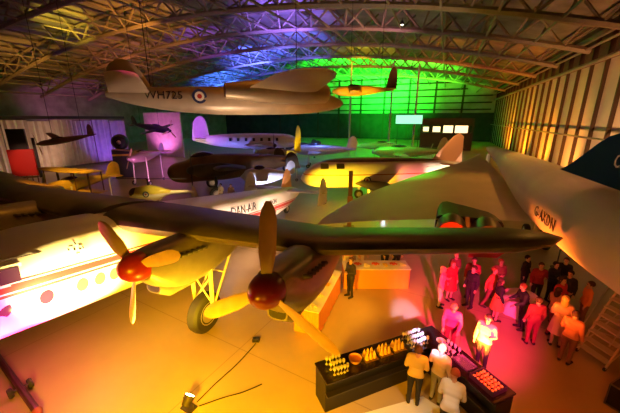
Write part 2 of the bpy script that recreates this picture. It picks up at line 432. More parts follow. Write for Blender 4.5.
merlin(yo, -.10, 7.45, 3.62, 4.6, R(0), M_red, 1.86, 4.3)
merlin(yo, -.12, -4.0, 3.62, 5.2, R(40), M_orangered, 1.9, 4.2)
merlin(yo, -.12, -7.7, 3.80, 4.6, R(10), M_orangered, 1.9, 4.3)
# tail: three fins on a tailplane
for sd in (1, -1):
    wing(yo, M_silver, sd, -14.3, 2.3, 1.3, .2, 3.3, -.4, 3.75, .02, .10, 0, 'tailplane')
    fin(yo, M_white, -14.2, 1.9, 1.1, 3.0, 1.9, .35, y=3.0*sd)
fin(yo, mat('pale orange fin', (.75, .40, .22), .4), -14.4, 1.9, 1.0, 3.6, 1.7, .5)
# main gear
for sd in (1, -1):
    y = 3.62*sd
    b = MB(); b.tube([(-2.2, y+.42, 3.2), (-2.45, y+.36, .98)], .07); b.tube([(-2.2, y-.42, 3.2), (-2.45, y-.36, .98)], .07); b.tube([(-2.45, y-.4, .98), (-2.45, y+.4, .98)], .06)
    b.build('gear_leg', M_strut, yo)
    b = MB(); b.tube([(-3.6, y+.3, 3.2), (-2.5, y+.36, 1.3)], .04); b.tube([(-3.6, y-.3, 3.2), (-2.5, y-.36, 1.3)], .04); b.tube([(-3.0, y+.33, 2.3), (-3.0, y-.33, 2.3)], .03); b.tube([(-2.3, y+.4, 2.4), (-2.4, y-.36, 1.4)], .03); b.tube([(-2.3, y-.4, 2.4), (-2.4, y+.36, 1.4)], .03)
    b.build('gear_brace', M_strut, yo)
    wheel(yo, (-2.45, y, .98), .70, .42, M_rubber, M_alu)
b = MB(); b.tube([(-15.2, 0, 2.9), (-15.5, 0, 2.35)], .08); b.build('tail_gear_leg', M_strut, yo)
wheel(yo, (-15.5, 0, 2.30), .36, .2, M_rubber, M_alu, 'tail_wheel')

# ================================================================== delta-wing airliner on the right
co = thing('delta_wing_airliner', 'white delta-wing jet airliner with a navy tail fin, along the right wall', 'airplane', tuple(W(3.45, 0)), HALL)
M_cf = mat('delta airliner white', (.74, .70, .63), .6, spec=.2, noise=.05, nscale=1.0)
CS = [(31, 4.55, .03, .03), (29.5, 4.6, .18, .18), (26, 4.68, .36, .36), (21.6, 4.7, .52, .52), (16, 4.62, .80, .80), (12, 4.58, .93, .93), (8, 4.72, .90, .90), (5, 4.95, .75, .75), (2, 5.3, .42, .42), (-1, 5.6, .08, .1)]
fuselage(CS, M_cf, co, 2, n=36)
LE = [(.5, 31.5), (1.2, 28.5), (2, 25.5), (3.4, 22), (5.2, 18.4), (6.5, 15.2), (7.1, 13.2), (7.42, 11)]
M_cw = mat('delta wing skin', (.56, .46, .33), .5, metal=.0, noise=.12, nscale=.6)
def lerp_tab(t, y):
    for a, b_ in zip(t, t[1:]):
        if a[0] <= y <= b_[0]: return a[1]+(b_[1]-a[1])*(y-a[0])/(b_[0]-a[0])
    return t[-1][1]
for sd in (1, -1):
    rings = []
    for i in range(19):
        y = .5+(7.4-.5)*i/18; le = lerp_tab(LE, y); te = 11-.16*(y-.5); c = le-te
        z = 3.95-.0125*y*y
        rings.append([Vector((le+fx, sd*y, z+fz)) for fx, fz in foil(c, min(.3/c, .06), 0, 12)])
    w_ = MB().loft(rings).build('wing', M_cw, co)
    # engine boxes under the trailing edge with twin exhaust nozzles
    b = MB(); y0 = 2.45*sd
    b.loft([ssec(18, 3.35, .95, .35, 6, 24), ssec(16.5, 3.35, 1.0, .42, 6, 24), ssec(11.5, 3.50, 1.0, .44, 6, 24), ssec(10.6, 3.56, .98, .42, 6, 24)])
    for p_ in range(len(b.v)): b.v[p_] = (b.v[p_][0], b.v[p_][1]+y0, b.v[p_][2])
    e_ = b.build('engine_nacelle', M_dark, co)
    for dy in (-.5, .5):
        b = MB().lathe([(.36, 10.9), (.44, 10.55), (.45, 10.2), (.41, 9.75), (.36, 9.75), (.34, 10.3), (.1, 10.6)], (0, y0+dy, 3.62), 'X', 20); b.build('exhaust_nozzle', mat('heat-stained nozzle', (.10, .07, .05), .4, metal=.5), e_)
    b = MB().lathe([(.05, 9.72), (.40, 9.72), (.42, 9.82)], (0, y0+.5, 3.62), 'X', 20)
    if sd > 0: tag(b.build('nozzle_cover', mat('red nozzle cover', (.6, .03, .02), .6), e_), 'red round cover on the nozzle')
def flat_fin(poly, y0, y1, name, m, par):
    b = MB(); n = len(poly)
    b.add([(x, y0, z) for x, z in poly]+[(x, y1, z) for x, z in poly], [tuple(range(n)), tuple(range(n, 2*n))]+[(i, (i+1) % n, n+(i+1) % n, n+i) for i in range(n)])
    return b.build(name, m, par, smooth=False, bevel=.02)
fn_ = flat_fin([(11.9, 5.42), (11.0, 5.72), (10.2, 6.08), (9.5, 6.42), (9.0, 6.62), (8.5, 6.72), (2.2, 6.72), (1.6, 5.3), (5, 5.55)], -.12, .12, 'tail_fin', M_blue, co)
flat_fin([(8.75, 6.69), (8.4, 6.81), (2.1, 6.81), (2.2, 6.72)], -.13, .13, 'fin_cap', M_white, co)
flat_fin([(8.15, 6.81), (7.9, 6.95), (2.0, 6.98), (2.1, 6.81)], -.11, .11, 'rudder', M_black, co)
def ctext(x0, z0): return lambda tx, ty, tz: (x0-tx, .125+tz, z0+ty)
lettering('lettering', 'Concorde', .40, ctext(8.5, 6.02), M_txtw, co, shear=.25)
def cside(x0, z0):
    def f(tx, ty, tz):
        x = x0-tx; q = interp(CS, x); a = R(18)+(ty+z0)/q[2]
        return (x, (q[2]+.04+tz)*cos(a), q[1]+(q[2]+.04+tz)*sin(a))
    return f
lettering('lettering', 'G-AXDN', .42, cside(10.0, -.50), M_txtb, co, shear=.3)
for x, y in ((20.5, 2.0), (20.5, -2.0)):
    b = MB(); b.tube([(x, y, 3.7), (x, y, .45)], .16); b.tube([(x-.8, y, .45), (x+.8, y, .45)], .12); b.tube([(x+1.6, y, 3.6), (x, y, 1.3)], .08); b.build('gear_leg', M_strut, co)
    for dx in (-.8, .8):
        for dy in (-.32, .32): wheel(co, (x+dx, y+dy, .45), .45, .3, M_rubber, M_alu)
b = MB(); b.tube([(29, 0, 4.2), (29, 0, .4)], .12); b.tube([(29, -.3, .4), (29, .3, .4)], .08); b.build('gear_leg', M_strut, co)
for dy in (-.25, .25): wheel(co, (29, dy, .38), .38, .2, M_rubber, M_alu)
# ================================================================== other aircraft
M_roW = mat('roundel white', (.8, .78, .7), .5); M_roB = mat('roundel blue', (.02, .03, .12), .5); M_roR = mat('roundel red', (.45, .03, .03), .5)
def roundel(par, c, r, side=-1, up=False):
    b = MB(); n = 28
    for k, (rr, e) in enumerate(((r, 0), (r*.66, .004), (r*.33, .008))):
        b.cur = k; pts = []
        for i in range(n):
            a = 2*pi*i/n
            pts.append((c[0]+rr*cos(a), c[1]+rr*sin(a), c[2]+e+.004) if up else (c[0]+rr*cos(a), c[1]+side*(e+.004), c[2]+rr*sin(a)))
        lo = [((p[0], p[1], p[2]-.02) if up else (p[0], p[1]-side*.02, p[2])) for p in pts]
        b.add(pts+lo, [tuple(range(n))]+[(i, (i+1) % n, n+(i+1) % n, n+i) for i in range(n)]); 
    return b.build('roundel', [M_roB, M_roW, M_roR], par, smooth=False)
def cables(par, pts):
    """steel cables from the aircraft up to the lower chords of the roof"""
    bpy.context.view_layer.update(); mi = par.matrix_world.inverted()
    for p in pts:
        w = par.matrix_world @ Vector(p); v = UY*w.x-UX*w.y
        top = Vector((w.x, w.y, roofz(v)-.2)); MB().tube([p, mi @ top], .022, 6).build('hanging_cable', M_cable, par)
def gear3(par, x, y, z, xn, zn, r=.3, tail=False):
    for sd in (1, -1):
        MB().tube([(x, y*sd, z), (x, y*sd, r)], .06).build('gear_leg', M_strut, par)
        wheel(par, (x, y*sd+.12*sd, r), r, .16, M_rubber, M_alu)
    rn = r*.7
    MB().tube([(xn, 0, zn), (xn, 0, rn)], .05).build('gear_leg', M_strut, par); wheel(par, (xn, .1, rn), rn, .12, M_rubber, M_alu)
def canopy(par, x, z, L, w, h):
    MB().loft([ssec(x+L/2*k, z, max(.02, w*sqrt(1-k*k)), max(.02, h*sqrt(1-k*k)), 2, 16) for k in (.98, .8, .5, 0, -.5, -.8, -.98)]).build('cockpit_canopy', M_glass, par)

# hanging twin-jet bomber
p = at(226, 101, 17.2)
jb = thing('hanging_jet_bomber', 'grey twin-jet bomber with a roundel, hanging under the roof above the other aircraft', 'airplane', tuple(p), rot=(R(-4), 0, R(23)))
M_jb = mat('grey bomber paint', (.42, .34, .25), .36, metal=.1, noise=.12, nscale=1.2)
JS = [(7.0, 0, .03, .03), (6.6, 0, .30, .30), (5.4, .02, .54, .56), (3.5, .02, .66, .68), (0, 0, .68, .70), (-2.2, .02, .58, .60), (-4.2, .12, .38, .40), (-5.4, .2, .10, .12)]
fuselage(JS, M_jb, jb)
for sd in (1, -1):
    wing(jb, M_jb, sd, 4.3, 4.2, 2.3, .4, 6.2, -.7, .10, .06, .12, 0)
    b = MB(); b.loft([ssec(4.7, .15, .36, .36), ssec(4.55, .15, .46, .46), ssec(3.4, .15, .55, .55), ssec(1, .15, .5, .5), ssec(-.4, .15, .32, .32)])
    b.v = [(x, y+2.5*sd, z) for x, y, z in b.v]; n_ = b.build('engine_nacelle', M_jb, jb)
    MB().lathe([(.33, 4.705), (.36, 4.72), (.30, 4.72), (.05, 4.85)], (0, 2.5*sd, .15), 'X', 18).build('engine_intake', M_dark, n_)
    wing(jb, M_jb, sd, -3.5, 1.75, 1.1, .15, 3.1, -.3, .25, .14, .09, 0, 'tailplane')
fin(jb, M_jb, -3.3, 2.0, 1.1, .3, 1.45, .8)
canopy(jb, 4.6, .55, 1.7, .42, .36)
JSD = lambda x, z: interp(JS, x)[2]*(1-min(.95, abs(z-interp(JS, x)[1])/interp(JS, x)[3])**2.2)**(1/2.2)
lettering('lettering', 'WH725', .52, lambda tx, ty, tz: (-3.8+tx, -(JSD(-3.8+tx, ty-.02)+.035+tz), ty-.02), M_txtb, jb)
roundel(jb, (-1.35, -.64, .12), .34)
cables(jb, [(4, 0, .6), (-3.5, 0, .5)])

def light_plane(name, label, loc, rot, m, L=6., r=.45, span=4., zw=.3, chord=1.3, prop=True, group=None, gear=True, mf=None, cat='airplane', biplane=False, eng=None, hang=False, fh=1.1, twin=False):
    """a complete small aircraft: fuselage, wings, tail, canopy, propeller and undercarriage; z of the axis is loc.z"""
    t = thing(name, label, cat, loc, rot=rot, group=group)
    zc = loc[2]; secs = [(L*.45, 0, r*.5, r*.5), (L*.40, 0, r*.85, r*.85), (L*.28, 0, r, r*1.05), (L*.05, .02, r*.98, r*1.1), (-L*.2, .06, r*.7, r*.8), (-L*.42, .12, r*.3, r*.38), (-L*.55, .15, r*.08, r*.15)]
    if not prop: secs = [(L*.52, 0, .03, .03)]+secs
    fuselage(secs, m, t)
    for sd in (1, -1):
        wing(t, m, sd, L*.22, chord, chord*.6, r*.3, span, -chord*.15, zw, .04, .12, 0)
        if biplane: wing(t, m, sd, L*.25, chord, chord*.7, .02, span, -chord*.1, zw+1.5, .02, .1, 0)
        wing(t, m, sd, -L*.40, chord*.65, chord*.4, .02, span*.36, -.1, .15, 0, .1, 0, 'tailplane')
    if biplane:
        for sd in (1, -1):
            for y in (span*.3, span*.8):
                for x in (L*.17, L*.22-chord*.7): MB().tube([(x, sd*y, zw+.03*y), (x, sd*y, zw+1.5)], .04, 6).build('wing_strut', M_wood, t)
    if twin:
        for sd in (1, -1): fin(t, mf or m, -L*.41, chord*.8, chord*.5, -.1, fh, .1, y=span*.36*sd)
    else: fin(t, mf or m, -L*.38, chord*.8, chord*.5, r*.3, fh, chord*.3)
    canopy(t, L*.13, r*.95, L*.24, r*.6, r*.55)
    if prop: propeller(t, (L*.46, 0, 0), .24*L if L < 6 else 1.35, 2 if L < 6 else 3, R(25), M_blade, m, r*.48, r*.6, .18)
    if gear and not hang: gear3(t, L*.2, span*.22, -.1, -L*.42, .05, r=.26)
    for o in kids(t):
        if gear and not hang and o.name.split('.')[0] in ('gear_leg', 'wheel'):
            pass
    if hang: cables(t, [(L*.2, 0, r), (-L*.3, 0, r*.6)])
    return t
# undercarriage of light_plane works in local z, so ground planes sit on an axis height of their own
def grounded(t, zc, L, span, r=.26):
    for sd in (1, -1):
        MB().tube([(L*.2, span*.22*sd, 0), (L*.22, span*.24*sd, r-zc)], .06).build('gear_leg', M_strut, t)
        wheel(t, (L*.22, span*.24*sd+.1*sd, r-zc), r, .16, M_rubber, M_alu)
    MB().tube([(-L*.44, 0, .1), (-L*.44, 0, r*.6-zc)], .05).build('gear_leg', M_strut, t)
    wheel(t, (-L*.44, .09, r*.6-zc), r*.6, .1, M_rubber, M_alu)

p = at(362, 91, 31)
light_plane('hanging_trainer', 'small yellow trainer aircraft hanging in front of the green-lit end wall', tuple(p), (0, 0, R(172)), M_yellow, L=5.6, r=.42, span=2.6, zw=-.25, hang=True, gear=False, mf=mat('brown fin', (.18, .07, .03), .5), fh=1.9)
p = at(66, 140, 30)
light_plane('hanging_monoplane', 'thin dark monoplane hanging in front of the pale fabric partition', tuple(p), (R(10), R(8), R(-150)), mat('brown doped fabric', (.22, .13, .09), .6), L=4.6, r=.26, span=2.6, zw=.35, chord=.7, hang=True, gear=False)
p = at(152, 128, 40)
light_plane('hanging_fighter', 'black fighter silhouette hanging before the pink-lit cloth', tuple(p), (R(12), R(6), R(-20)), M_black, L=6, r=.4, span=2.6, zw=-.1, chord=1.1, hang=True, gear=False)

# dark four-engined bomber behind the white airliner
p = at(168, 181, 28)
bm_ = thing('heavy_bomber', 'dark camouflaged heavy bomber with a rounded brown nose, behind the white airliner', 'airplane', (p.x, p.y, 0), rot=(0, -R(1), R(201)))
BS = [(.02, 2.2, .04, .04), (-.12, 2.2, .45, .45), (-.6, 2.2, .80, .82), (-1.6, 2.25, 1.0, 1.02), (-2.6, 2.5, 1.05, 1.2), (-5, 2.6, 1.05, 1.25), (-8, 2.75, .85, 1.0), (-11, 2.95, .4, .55), (-12.5, 3.0, .1, .15)]
fuselage(BS, mat('brown camouflage', (.16, .085, .035), .45, noise=.35, nscale=.8), bm_)
canopy(bm_, -3.2, 3.55, 2.2, .5, .5)
for sd in (1, -1):
    wing(bm_, M_cam, sd, -3.6, 3.4, 2.4, .6, 5.0, -.3, 2.7, .08, .16, 0)
    wing(bm_, M_cam, sd, -10.6, 1.5, 1.0, .2, 2.4, -.1, 3.05, 0, .1, 0, 'tailplane')
    fin(bm_, M_cam, -10.5, 1.5, 1.0, 2.5, 1.6, .1, y=2.3*sd)
    b = MB(); b.loft([ssec(-2.2, 2.75, .4, .42), ssec(-2.6, 2.7, .5, .55), ssec(-4.5, 2.75, .5, .6), ssec(-6.3, 2.8, .12, .15)]); b.v = [(x, y+2.7*sd, z) for x, y, z in b.v]; n_ = b.build('engine_nacelle', M_cam, bm_)
    propeller(n_, (-2.1, 2.7*sd, 2.75), 1.5, 3, R(30), M_dark, M_dark, .38, .45, .28)
    MB().tube([(-4, 2.7*sd, 2.4), (-4, 2.7*sd, .6)], .1).build('gear_leg', M_dark, bm_); wheel(bm_, (-4, 2.7*sd, .6), .6, .4, M_rubber, M_alu)
MB().tube([(-11, 0, 2.7), (-11.2, 0, .3)], .07).build('gear_leg', M_dark, bm_); wheel(bm_, (-11.2, .12, .3), .3, .18, M_rubber, M_alu)

# floodlit airliner in the middle of the hall
p = at(302, 178, 25.2)
al = thing('floodlit_airliner', 'floodlit airliner glowing yellow at the nose and white at the tail, behind the delta wing', 'airplane', (p.x, p.y, 0), rot=(0, 0, R(185)))
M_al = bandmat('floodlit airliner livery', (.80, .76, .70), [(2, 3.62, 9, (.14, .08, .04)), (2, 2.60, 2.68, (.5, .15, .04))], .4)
AS = [(.1, 2.25, .05, .05), (-.3, 2.3, .55, .55), (-1.2, 2.5, .95, .98), (-2.8, 2.65, 1.1, 1.2), (-6, 2.7, 1.1, 1.22), (-9, 2.85, .85, .98), (-11.5, 3.05, .5, .62), (-13.6, 3.25, .1, .15)]
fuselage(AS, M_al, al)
fin(al, mat('salmon fin', (.78, .46, .32), .45), -10.6, 3.0, .7, 3.3, 2.5, 2.2, round_tip=.1)
for sd in (1, -1):
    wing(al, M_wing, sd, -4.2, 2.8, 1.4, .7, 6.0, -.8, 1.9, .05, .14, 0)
    wing(al, M_white, sd, -11.4, 1.5, .9, .2, 2.4, -.5, 3.3, .04, .1, 0, 'tailplane')
    MB().tube([(-5.2, 1.6*sd, 1.9), (-5.2, 1.6*sd, .4)], .1).build('gear_leg', M_strut, al); wheel(al, (-5.2, 1.6*sd, .42), .42, .28, M_rubber, M_alu)
MB().tube([(-1.8, 0, 1.6), (-1.8, 0, .3)], .08).build('gear_leg', M_strut, al); wheel(al, (-1.8, .12, .3), .3, .18, M_rubber, M_alu)
for x in (-1.75, -3.0): 
    q = interp(AS, x); b = MB(); b.box((x, q[2]*.86, 3.32), (.62, .12, .42), M=Matrix.Rotation(R(32), 3, 'X')); b.build('cockpit_window', M_dark, al, smooth=False)
roundel(al, (-5.2, 1.105, 2.2), .3, 1)
# distant lilac-lit transport
p = at(247, 141, 42)
lt = thing('transport_plane', 'pale transport plane in lilac light with a tall white fin, far down the hall', 'airplane', (p.x, p.y, 0), rot=(0, 0, R(4)))
TS = [(7, p.z-.2, .05, .05), (6.5, p.z-.1, .5, .5), (5, p.z, .85, .9), (0, p.z, .95, .98), (-4, p.z+.1, .7, .75), (-7, p.z+.3, .15, .2)]
fuselage(TS, M_white, lt); fin(lt, M_white, -4.8, 2.3, 1.5, p.z+.2, 3.0, .4)
for sd in (1, -1):
    wing(lt, M_silver, sd, 2.6, 2.6, 1.4, .6, 6.0, -.5, p.z-.5, .06, .14, 0); wing(lt, M_white, sd, -5.2, 1.5, .9, .1, 2.4, -.3, p.z+.35, .05, .1, 0, 'tailplane')
    b = MB(); b.loft([ssec(3.6, p.z-.4, .35, .35), ssec(3.2, p.z-.4, .5, .5), ssec(1, p.z-.4, .4, .45), ssec(0, p.z-.4, .1, .1)]); b.v = [(x, y+2.6*sd, z) for x, y, z in b.v]; n_ = b.build('engine_nacelle', M_silver, lt)
    propeller(n_, (3.6, 2.6*sd, p.z-.4), 1.5, 4, R(20), M_dark, M_dark, .3, .4, .25)
    MB().tube([(1.2, 2.6*sd, p.z-.6), (1.2, 2.6*sd, .5)], .12).build('gear_leg', M_strut, lt); wheel(lt, (1.2, 2.6*sd, .5), .5, .35, M_rubber, M_alu)
MB().tube([(5, 0, p.z-.7), (5, 0, .4)], .1).build('gear_leg', M_strut, lt); wheel(lt, (5, .1, .4), .4, .2, M_rubber, M_alu)
for x in (4, 3, 2, 1, 0, -1, -2): b = MB(); b.box((x, -.93, p.z+.25), (.32, .1, .4)); b.build('cabin_window', M_dark, lt, smooth=False)

def parked(name, label, px, py, Y, hd, m, **kw):
    p = at(px, py, Y); rl = kw.pop('roll', 0); L = kw.get('L', 6.); sp = kw.get('span', 4.)
    t = light_plane(name, label, tuple(p), (0, 0, R(hd)), m, gear=False, **kw); grounded(t, p.z, L, sp); return t
parked('yellow_finned_aircraft', 'grey aircraft with a tall rounded yellow fin, beyond the dark bomber', 277, 153, 35.4, 178, M_silver, L=5, r=.45, span=2.6, zw=-.2, mf=mat('yellow green fin', (.80, .60, .05), .5), fh=2.9, chord=1.0)
parked('small_jet', 'small white jet between the dark bomber and the orange fin', 266, 176, 26.8, 188, M_white, L=4.2, r=.65, span=1.2, zw=-.3, chord=1.2, prop=False)
parked('high_wing_aircraft', 'pinkish high-wing aircraft with dark fuselage, behind the yellow helicopter', 146, 156, 34, -104, mat('dusky pink metal', (.50, .34, .36), .4, metal=.3), L=5, r=.5, span=3.8, zw=.55, chord=1.3)
parked('biplane', 'biplane with yellow-lit wings standing before the fabric partition', 80, 183, 22.5, -110, mat('ochre doped fabric', (.62, .40, .08), .55, noise=.1), L=5.2, r=.4, span=2.9, zw=-.5, chord=1.7, biplane=True)
parked('jet_trainer', 'blue-lit jet aircraft beyond the floodlit airliner', 322, 150, 46, 175, M_silver, L=9, r=.7, span=4.5, zw=-.3, chord=2, prop=False, fh=1.8)
parked('naval_aircraft', 'dark aircraft with twin tail parked under the blue roof light', 290, 146, 56, 190, M_cam, L=10, r=.7, span=5, zw=0, chord=1.8, twin=True)
parked('green_lit_fighter', 'silver fighter bathed in green light beside the grey roof post', 376, 146, 56, 20, M_silver, L=9, r=.6, span=5, zw=-.2, chord=1.8)
parked('green_lit_transport', 'long silver aircraft in green light just above the floodlit fuselage', 408, 152, 48, 176, M_silver, L=11, r=.75, span=5.5, zw=-.3, chord=2, fh=2.)
parked('dark_monoplane', 'dark monoplane in the shade under the lit mezzanine windows', 446, 150, 52, 200, M_cam, L=7, r=.5, span=3.8, zw=0, chord=1.4)

# helicopter with tail boom
p = at(148, 194, 22.3)
he = thing('helicopter', 'small yellow and cream helicopter with a roundel, parked behind the white airliner wing', 'helicopter', (p.x, p.y, 0), rot=(0, 0, R(183)))
z = p.z; M_he = bandmat('helicopter paint', (.78, .66, .48), [(2, z+.12, 9, (.62, .50, .06)), (2, z-.05, z+.02, (.85, .8, .7))], .4)
fuselage([(1.35, z-.15, .05, .05), (1.2, z-.12, .3, .3), (.7, z, .58, .52), (0, z+.05, .64, .62), (-.8, z+.05, .5, .5), (-1.3, z+.1, .26, .28), (-1.7, z+.12, .15, .17)], M_he, he)
MB().tube([(-1.5, 0, z+.12), (-3.4, 0, z+.16)], [.17, .09], 12).build('tail_boom', mat('cream boom', (.8, .68, .5), .4), he)
canopy(he, .75, z+.12, 1.15, .55, .42)
fin(he, mat('cream boom', (.8, .68, .5), .4), -3.1, .5, .3, z-.25, .75, .1)
b = MB(); b.box((-3.35, .12, z+.16), (.06, .03, .9)); b.build('tail_rotor', M_strut, he)
MB().tube([(-.1, 0, z+.5), (-.1, 0, z+1.15)], .07).build('rotor_mast', M_dark, he)
b = MB(); b.box((-1.5, .12, z+1.15), (2.9, .16, .03)); b.build('rotor_blade', M_dark, he); b = MB(); b.box((1.2, -.12, z+1.15), (2.4, .16, .03)); b.build('rotor_blade', M_dark, he)
for sd in (1, -1):
    b = MB(); b.tube([(1.1, .62*sd, .12), (.9, .62*sd, .05), (-1.1, .62*sd, .05)], .05); b.tube([(.5, .62*sd, .05), (.5, .35*sd, z-.35)], .035); b.tube([(-.6, .62*sd, .05), (-.6, .35*sd, z-.3)], .035); b.build('landing_skid', M_strut, he)
roundel(he, (-.15, .665, z+.12), .22, 1)
# ================================================================== people
def seg_d(p, a, b):
    ab = b-a; t = max(0., min(1., (p-a).dot(ab)/max(1e-9, ab.length_squared))); return (p-a-ab*t).length, t
def capsule(mb, p0, r0, p1, r1, n=14):
    p0, p1 = Vector(p0), Vector(p1); d = (p1-p0).normalized(); a = Vector((1, 0, 0)) if abs(d.x) < .8 else Vector((0, 1, 0)); u = d.cross(a).normalized(); w = d.cross(u); rings = []
    for k in (-85, -60, -30, 0): rings.append((p0+d*(r0*sin(R(k))), r0*cos(R(k))))
    for k in (0, 30, 60, 85): rings.append((p1+d*(r1*sin(R(k))), r1*cos(R(k))))
    mb.loft([[c+(u*cos(2*pi*j/n)+w*sin(2*pi*j/n))*max(r, .002) for j in range(n)] for c, r in rings])
POSES = {}
def make_pose(key, arms, legs, lean=0., turn=0., dress=False, hair='short'):
    """one continuous body (facing -y), plus clothes that follow it; arms = [(elbow, wrist, tip)...] for the figure's two sides"""
    hip = Vector((0, 0, .93))
    ML = Matrix.Rotation(lean, 3, 'X')
    def up(p): return hip+ML @ (Vector(p)-hip)
    segs = []
    def cap(lab, a, ra, b_, rb): segs.append((lab, Vector(a), ra, Vector(b_), rb))
    cap('leg', (.09, 0, .90), .098, (-.09, 0, .90), .098)
    cap('torso', up((.055, .01, .98)), .112, up((-.055, .01, .98)), .112)
    cap('torso', up((.06, 0, 1.10)), .100, up((-.06, 0, 1.10)), .100)
    cap('torso', up((.075, -.005, 1.24)), .115, up((-.075, -.005, 1.24)), .115)
    cap('torso', up((.09, 0, 1.34)), .108, up((-.09, 0, 1.34)), .108)
    cap('torso', up((.15, .01, 1.41)), .066, up((-.15, .01, 1.41)), .066)
    cap('neck', up((0, .01, 1.43)), .062, up((0, -.01, 1.55)), .054)
    cap('head', up((0, -.012, 1.585)), .070, up((0, .008, 1.655)), .092)
    cap('head', up((0, -.055, 1.555)), .042, up((0, -.05, 1.60)), .055)
    cap('head', up((0, -.105, 1.59)), .013, up((0, -.092, 1.625)), .010)
    for sx in (1, -1): cap('head', up((sx*.092, .012, 1.595)), .014, up((sx*.096, .018, 1.625)), .018)
    hands = []
    for sx, (el, wr, tip) in zip((1, -1), arms):
        sh = up((sx*.175, .01, 1.405)); el, wr, tip = up((sx*el[0], el[1], el[2])), up((sx*wr[0], wr[1], wr[2])), up((sx*tip[0], tip[1], tip[2]))
        cap('arm', sh, .062, el, .046); cap('arm', el, .046, wr, .031)
        d = (tip-wr).normalized(); cap('hand', wr, .030, wr+d*.075, .036); hands.append((sx, wr, d, el))
    for sx, (kn, an, fa) in zip((1, -1), legs):
        h = Vector((sx*.092, 0, .90)); kn, an = Vector((sx*kn[0], kn[1], kn[2])), Vector((sx*an[0], an[1], an[2]))
        cap('leg', h, .098, kn, .060); cap('leg', kn, .058, an, .040)
        t = an+Vector((sx*.03, -.165*cos(fa), -.045)); cap('foot', an+Vector((0, .03, -.045)), .043, t, .036)
    mb = MB()
    for lab, a, ra, c, rb in segs: capsule(mb, a, ra, c, rb)
    o = mb.build('tmp', M_skin); rm = o.modifiers.new('r', 'REMESH'); rm.mode = 'VOXEL'; rm.voxel_size = .021
    dg = bpy.context.evaluated_depsgraph_get(); me = bpy.data.meshes.new_from_object(o.evaluated_get(dg)); old = o.data; bpy.data.objects.remove(o); bpy.data.meshes.remove(old)
    bm = bmesh.new(); bm.from_mesh(me)
    for _ in range(3): bmesh.ops.smooth_vert(bm, verts=bm.verts, factor=.5, use_axis_x=True, use_axis_y=True, use_axis_z=True)
    bm.normal_update()
    lab = {}
    for f in bm.faces:
        c = f.calc_center_median(); lab[f.index] = min(segs, key=lambda s: seg_d(c, s[1], s[3])[0]-(s[2]+(s[4]-s[2])*seg_d(c, s[1], s[3])[1]))[0]
    def shell(keep, off, name):
        vm = {}; vs = []; fs = []
        for f in bm.faces:
            if not keep(lab[f.index], f.calc_center_median()): continue
            idx = []
            for v in f.verts:
                if v.index not in vm: vm[v.index] = len(vs); vs.append(v.co+v.normal*off)
                idx.append(vm[v.index])
            fs.append(idx)
        m = bpy.data.meshes.new(name); m.from_pydata(vs, [], fs); m.polygons.foreach_set('use_smooth', [True]*len(fs)); m.materials.append(M_black); return m
    out = {}
    hem = lambda c: (c.z > .90)
    out['jacket'] = shell(lambda l, c: l in ('torso', 'arm') or (l == 'leg' and c.z > .90), .017, 'jacket')
    out['trousers'] = shell(lambda l, c: l == 'leg' and c.z < .96, .012, 'trousers')
    out['shoe_a'] = shell(lambda l, c: l == 'foot' and c.x > 0, .010, 'shoe'); out['shoe_b'] = shell(lambda l, c: l == 'foot' and c.x <= 0, .010, 'shoe')
    # skirt
    sk = MB(); n = 24
    sk.loft([[Vector((rx*cos(2*pi*j/n)*(1+.05*sin(j*2.6)*(1 if z < .8 else 0)), ry*sin(2*pi*j/n)*(1+.05*sin(j*2.6)*(1 if z < .8 else 0))+.005, z)) for j in range(n)] for z, rx, ry in ((1.10, .165, .125), (1.0, .178, .140), (.88, .215, .172), (.7, .235, .20), (.5, .265, .235))])
    so = sk.build('skirt', M_black); out['skirt'] = so.data; bpy.data.objects.remove(so)
    # hands: five fingers, each its own tapering bent chain rooted in the palm
    fm = MB()
    for sx, wr, d, el in hands:
        side = d.cross(Vector((0, 1, 0))); side = side.normalized() if side.length > .2 else d.cross(Vector((1, 0, 0))).normalized()
        curl = d.cross(side).normalized()
        for k, (L_, off) in enumerate(((.062, -.026), (.072, -.009), (.068, .009), (.054, .025))):
            q = wr+d*.085+side*off; fm.tube([q-d*.02, q+d*L_*.4, q+d*L_*.75-curl*.012, q+d*L_-curl*.03], [.0095, .009, .008, .006], 6)
        q = wr+d*.035+side*.028; fm.tube([q, q+side*.025+d*.025, q+side*.03+d*.055-curl*.01], [.011, .010, .007], 6)
    off = len(bm.verts); nv = [bm.verts.new(v) for v in fm.v]
    for f in fm.f: bm.faces.new([nv[i] for i in f])
    bm.normal_update(); bmesh.ops.recalc_face_normals(bm, faces=bm.faces)
    bm.to_mesh(me); bm.free(); me.polygons.foreach_set('use_smooth', [True]*len(me.polygons)); me.materials.clear(); me.materials.append(M_skin); me.name = 'person'
    out['body'] = me
    for hk in ('short', 'long'):
        hb = MB(); hc = Vector((0, .014, 1.648)); rings = []
        n = 18
        for i in range(8):
            a = R(85)-R(118)*i/7
            ring = []
            for j in range(n):
                az = 2*pi*j/n; fr = max(0, -sin(az))          # -y is the face
                aa = a if fr < .35 else max(a, R(26))
                ring.append(up(hc+Vector((.101*cos(aa)*cos(az), .113*cos(aa)*sin(az)+.004, .108*sin(aa)))))
            rings.append(ring)
        if hk == 'long':
            for zz, sp in ((-.12, 1.0), (-.2, .98), (-.26, .8)):
                ring = []
                for j in range(n):
                    az = 2*pi*j/n; fr = max(0, -sin(az))
                    ring.append(up(hc+Vector((.102*sp*cos(az), .105*sp*max(sin(az), -.05)+.012, zz if fr < .35 else .045))))
                rings.append(ring)
        hb.loft(rings, True); ho = hb.build('hair', M_black); out['hair_'+hk] = ho.data; bpy.data.objects.remove(ho)
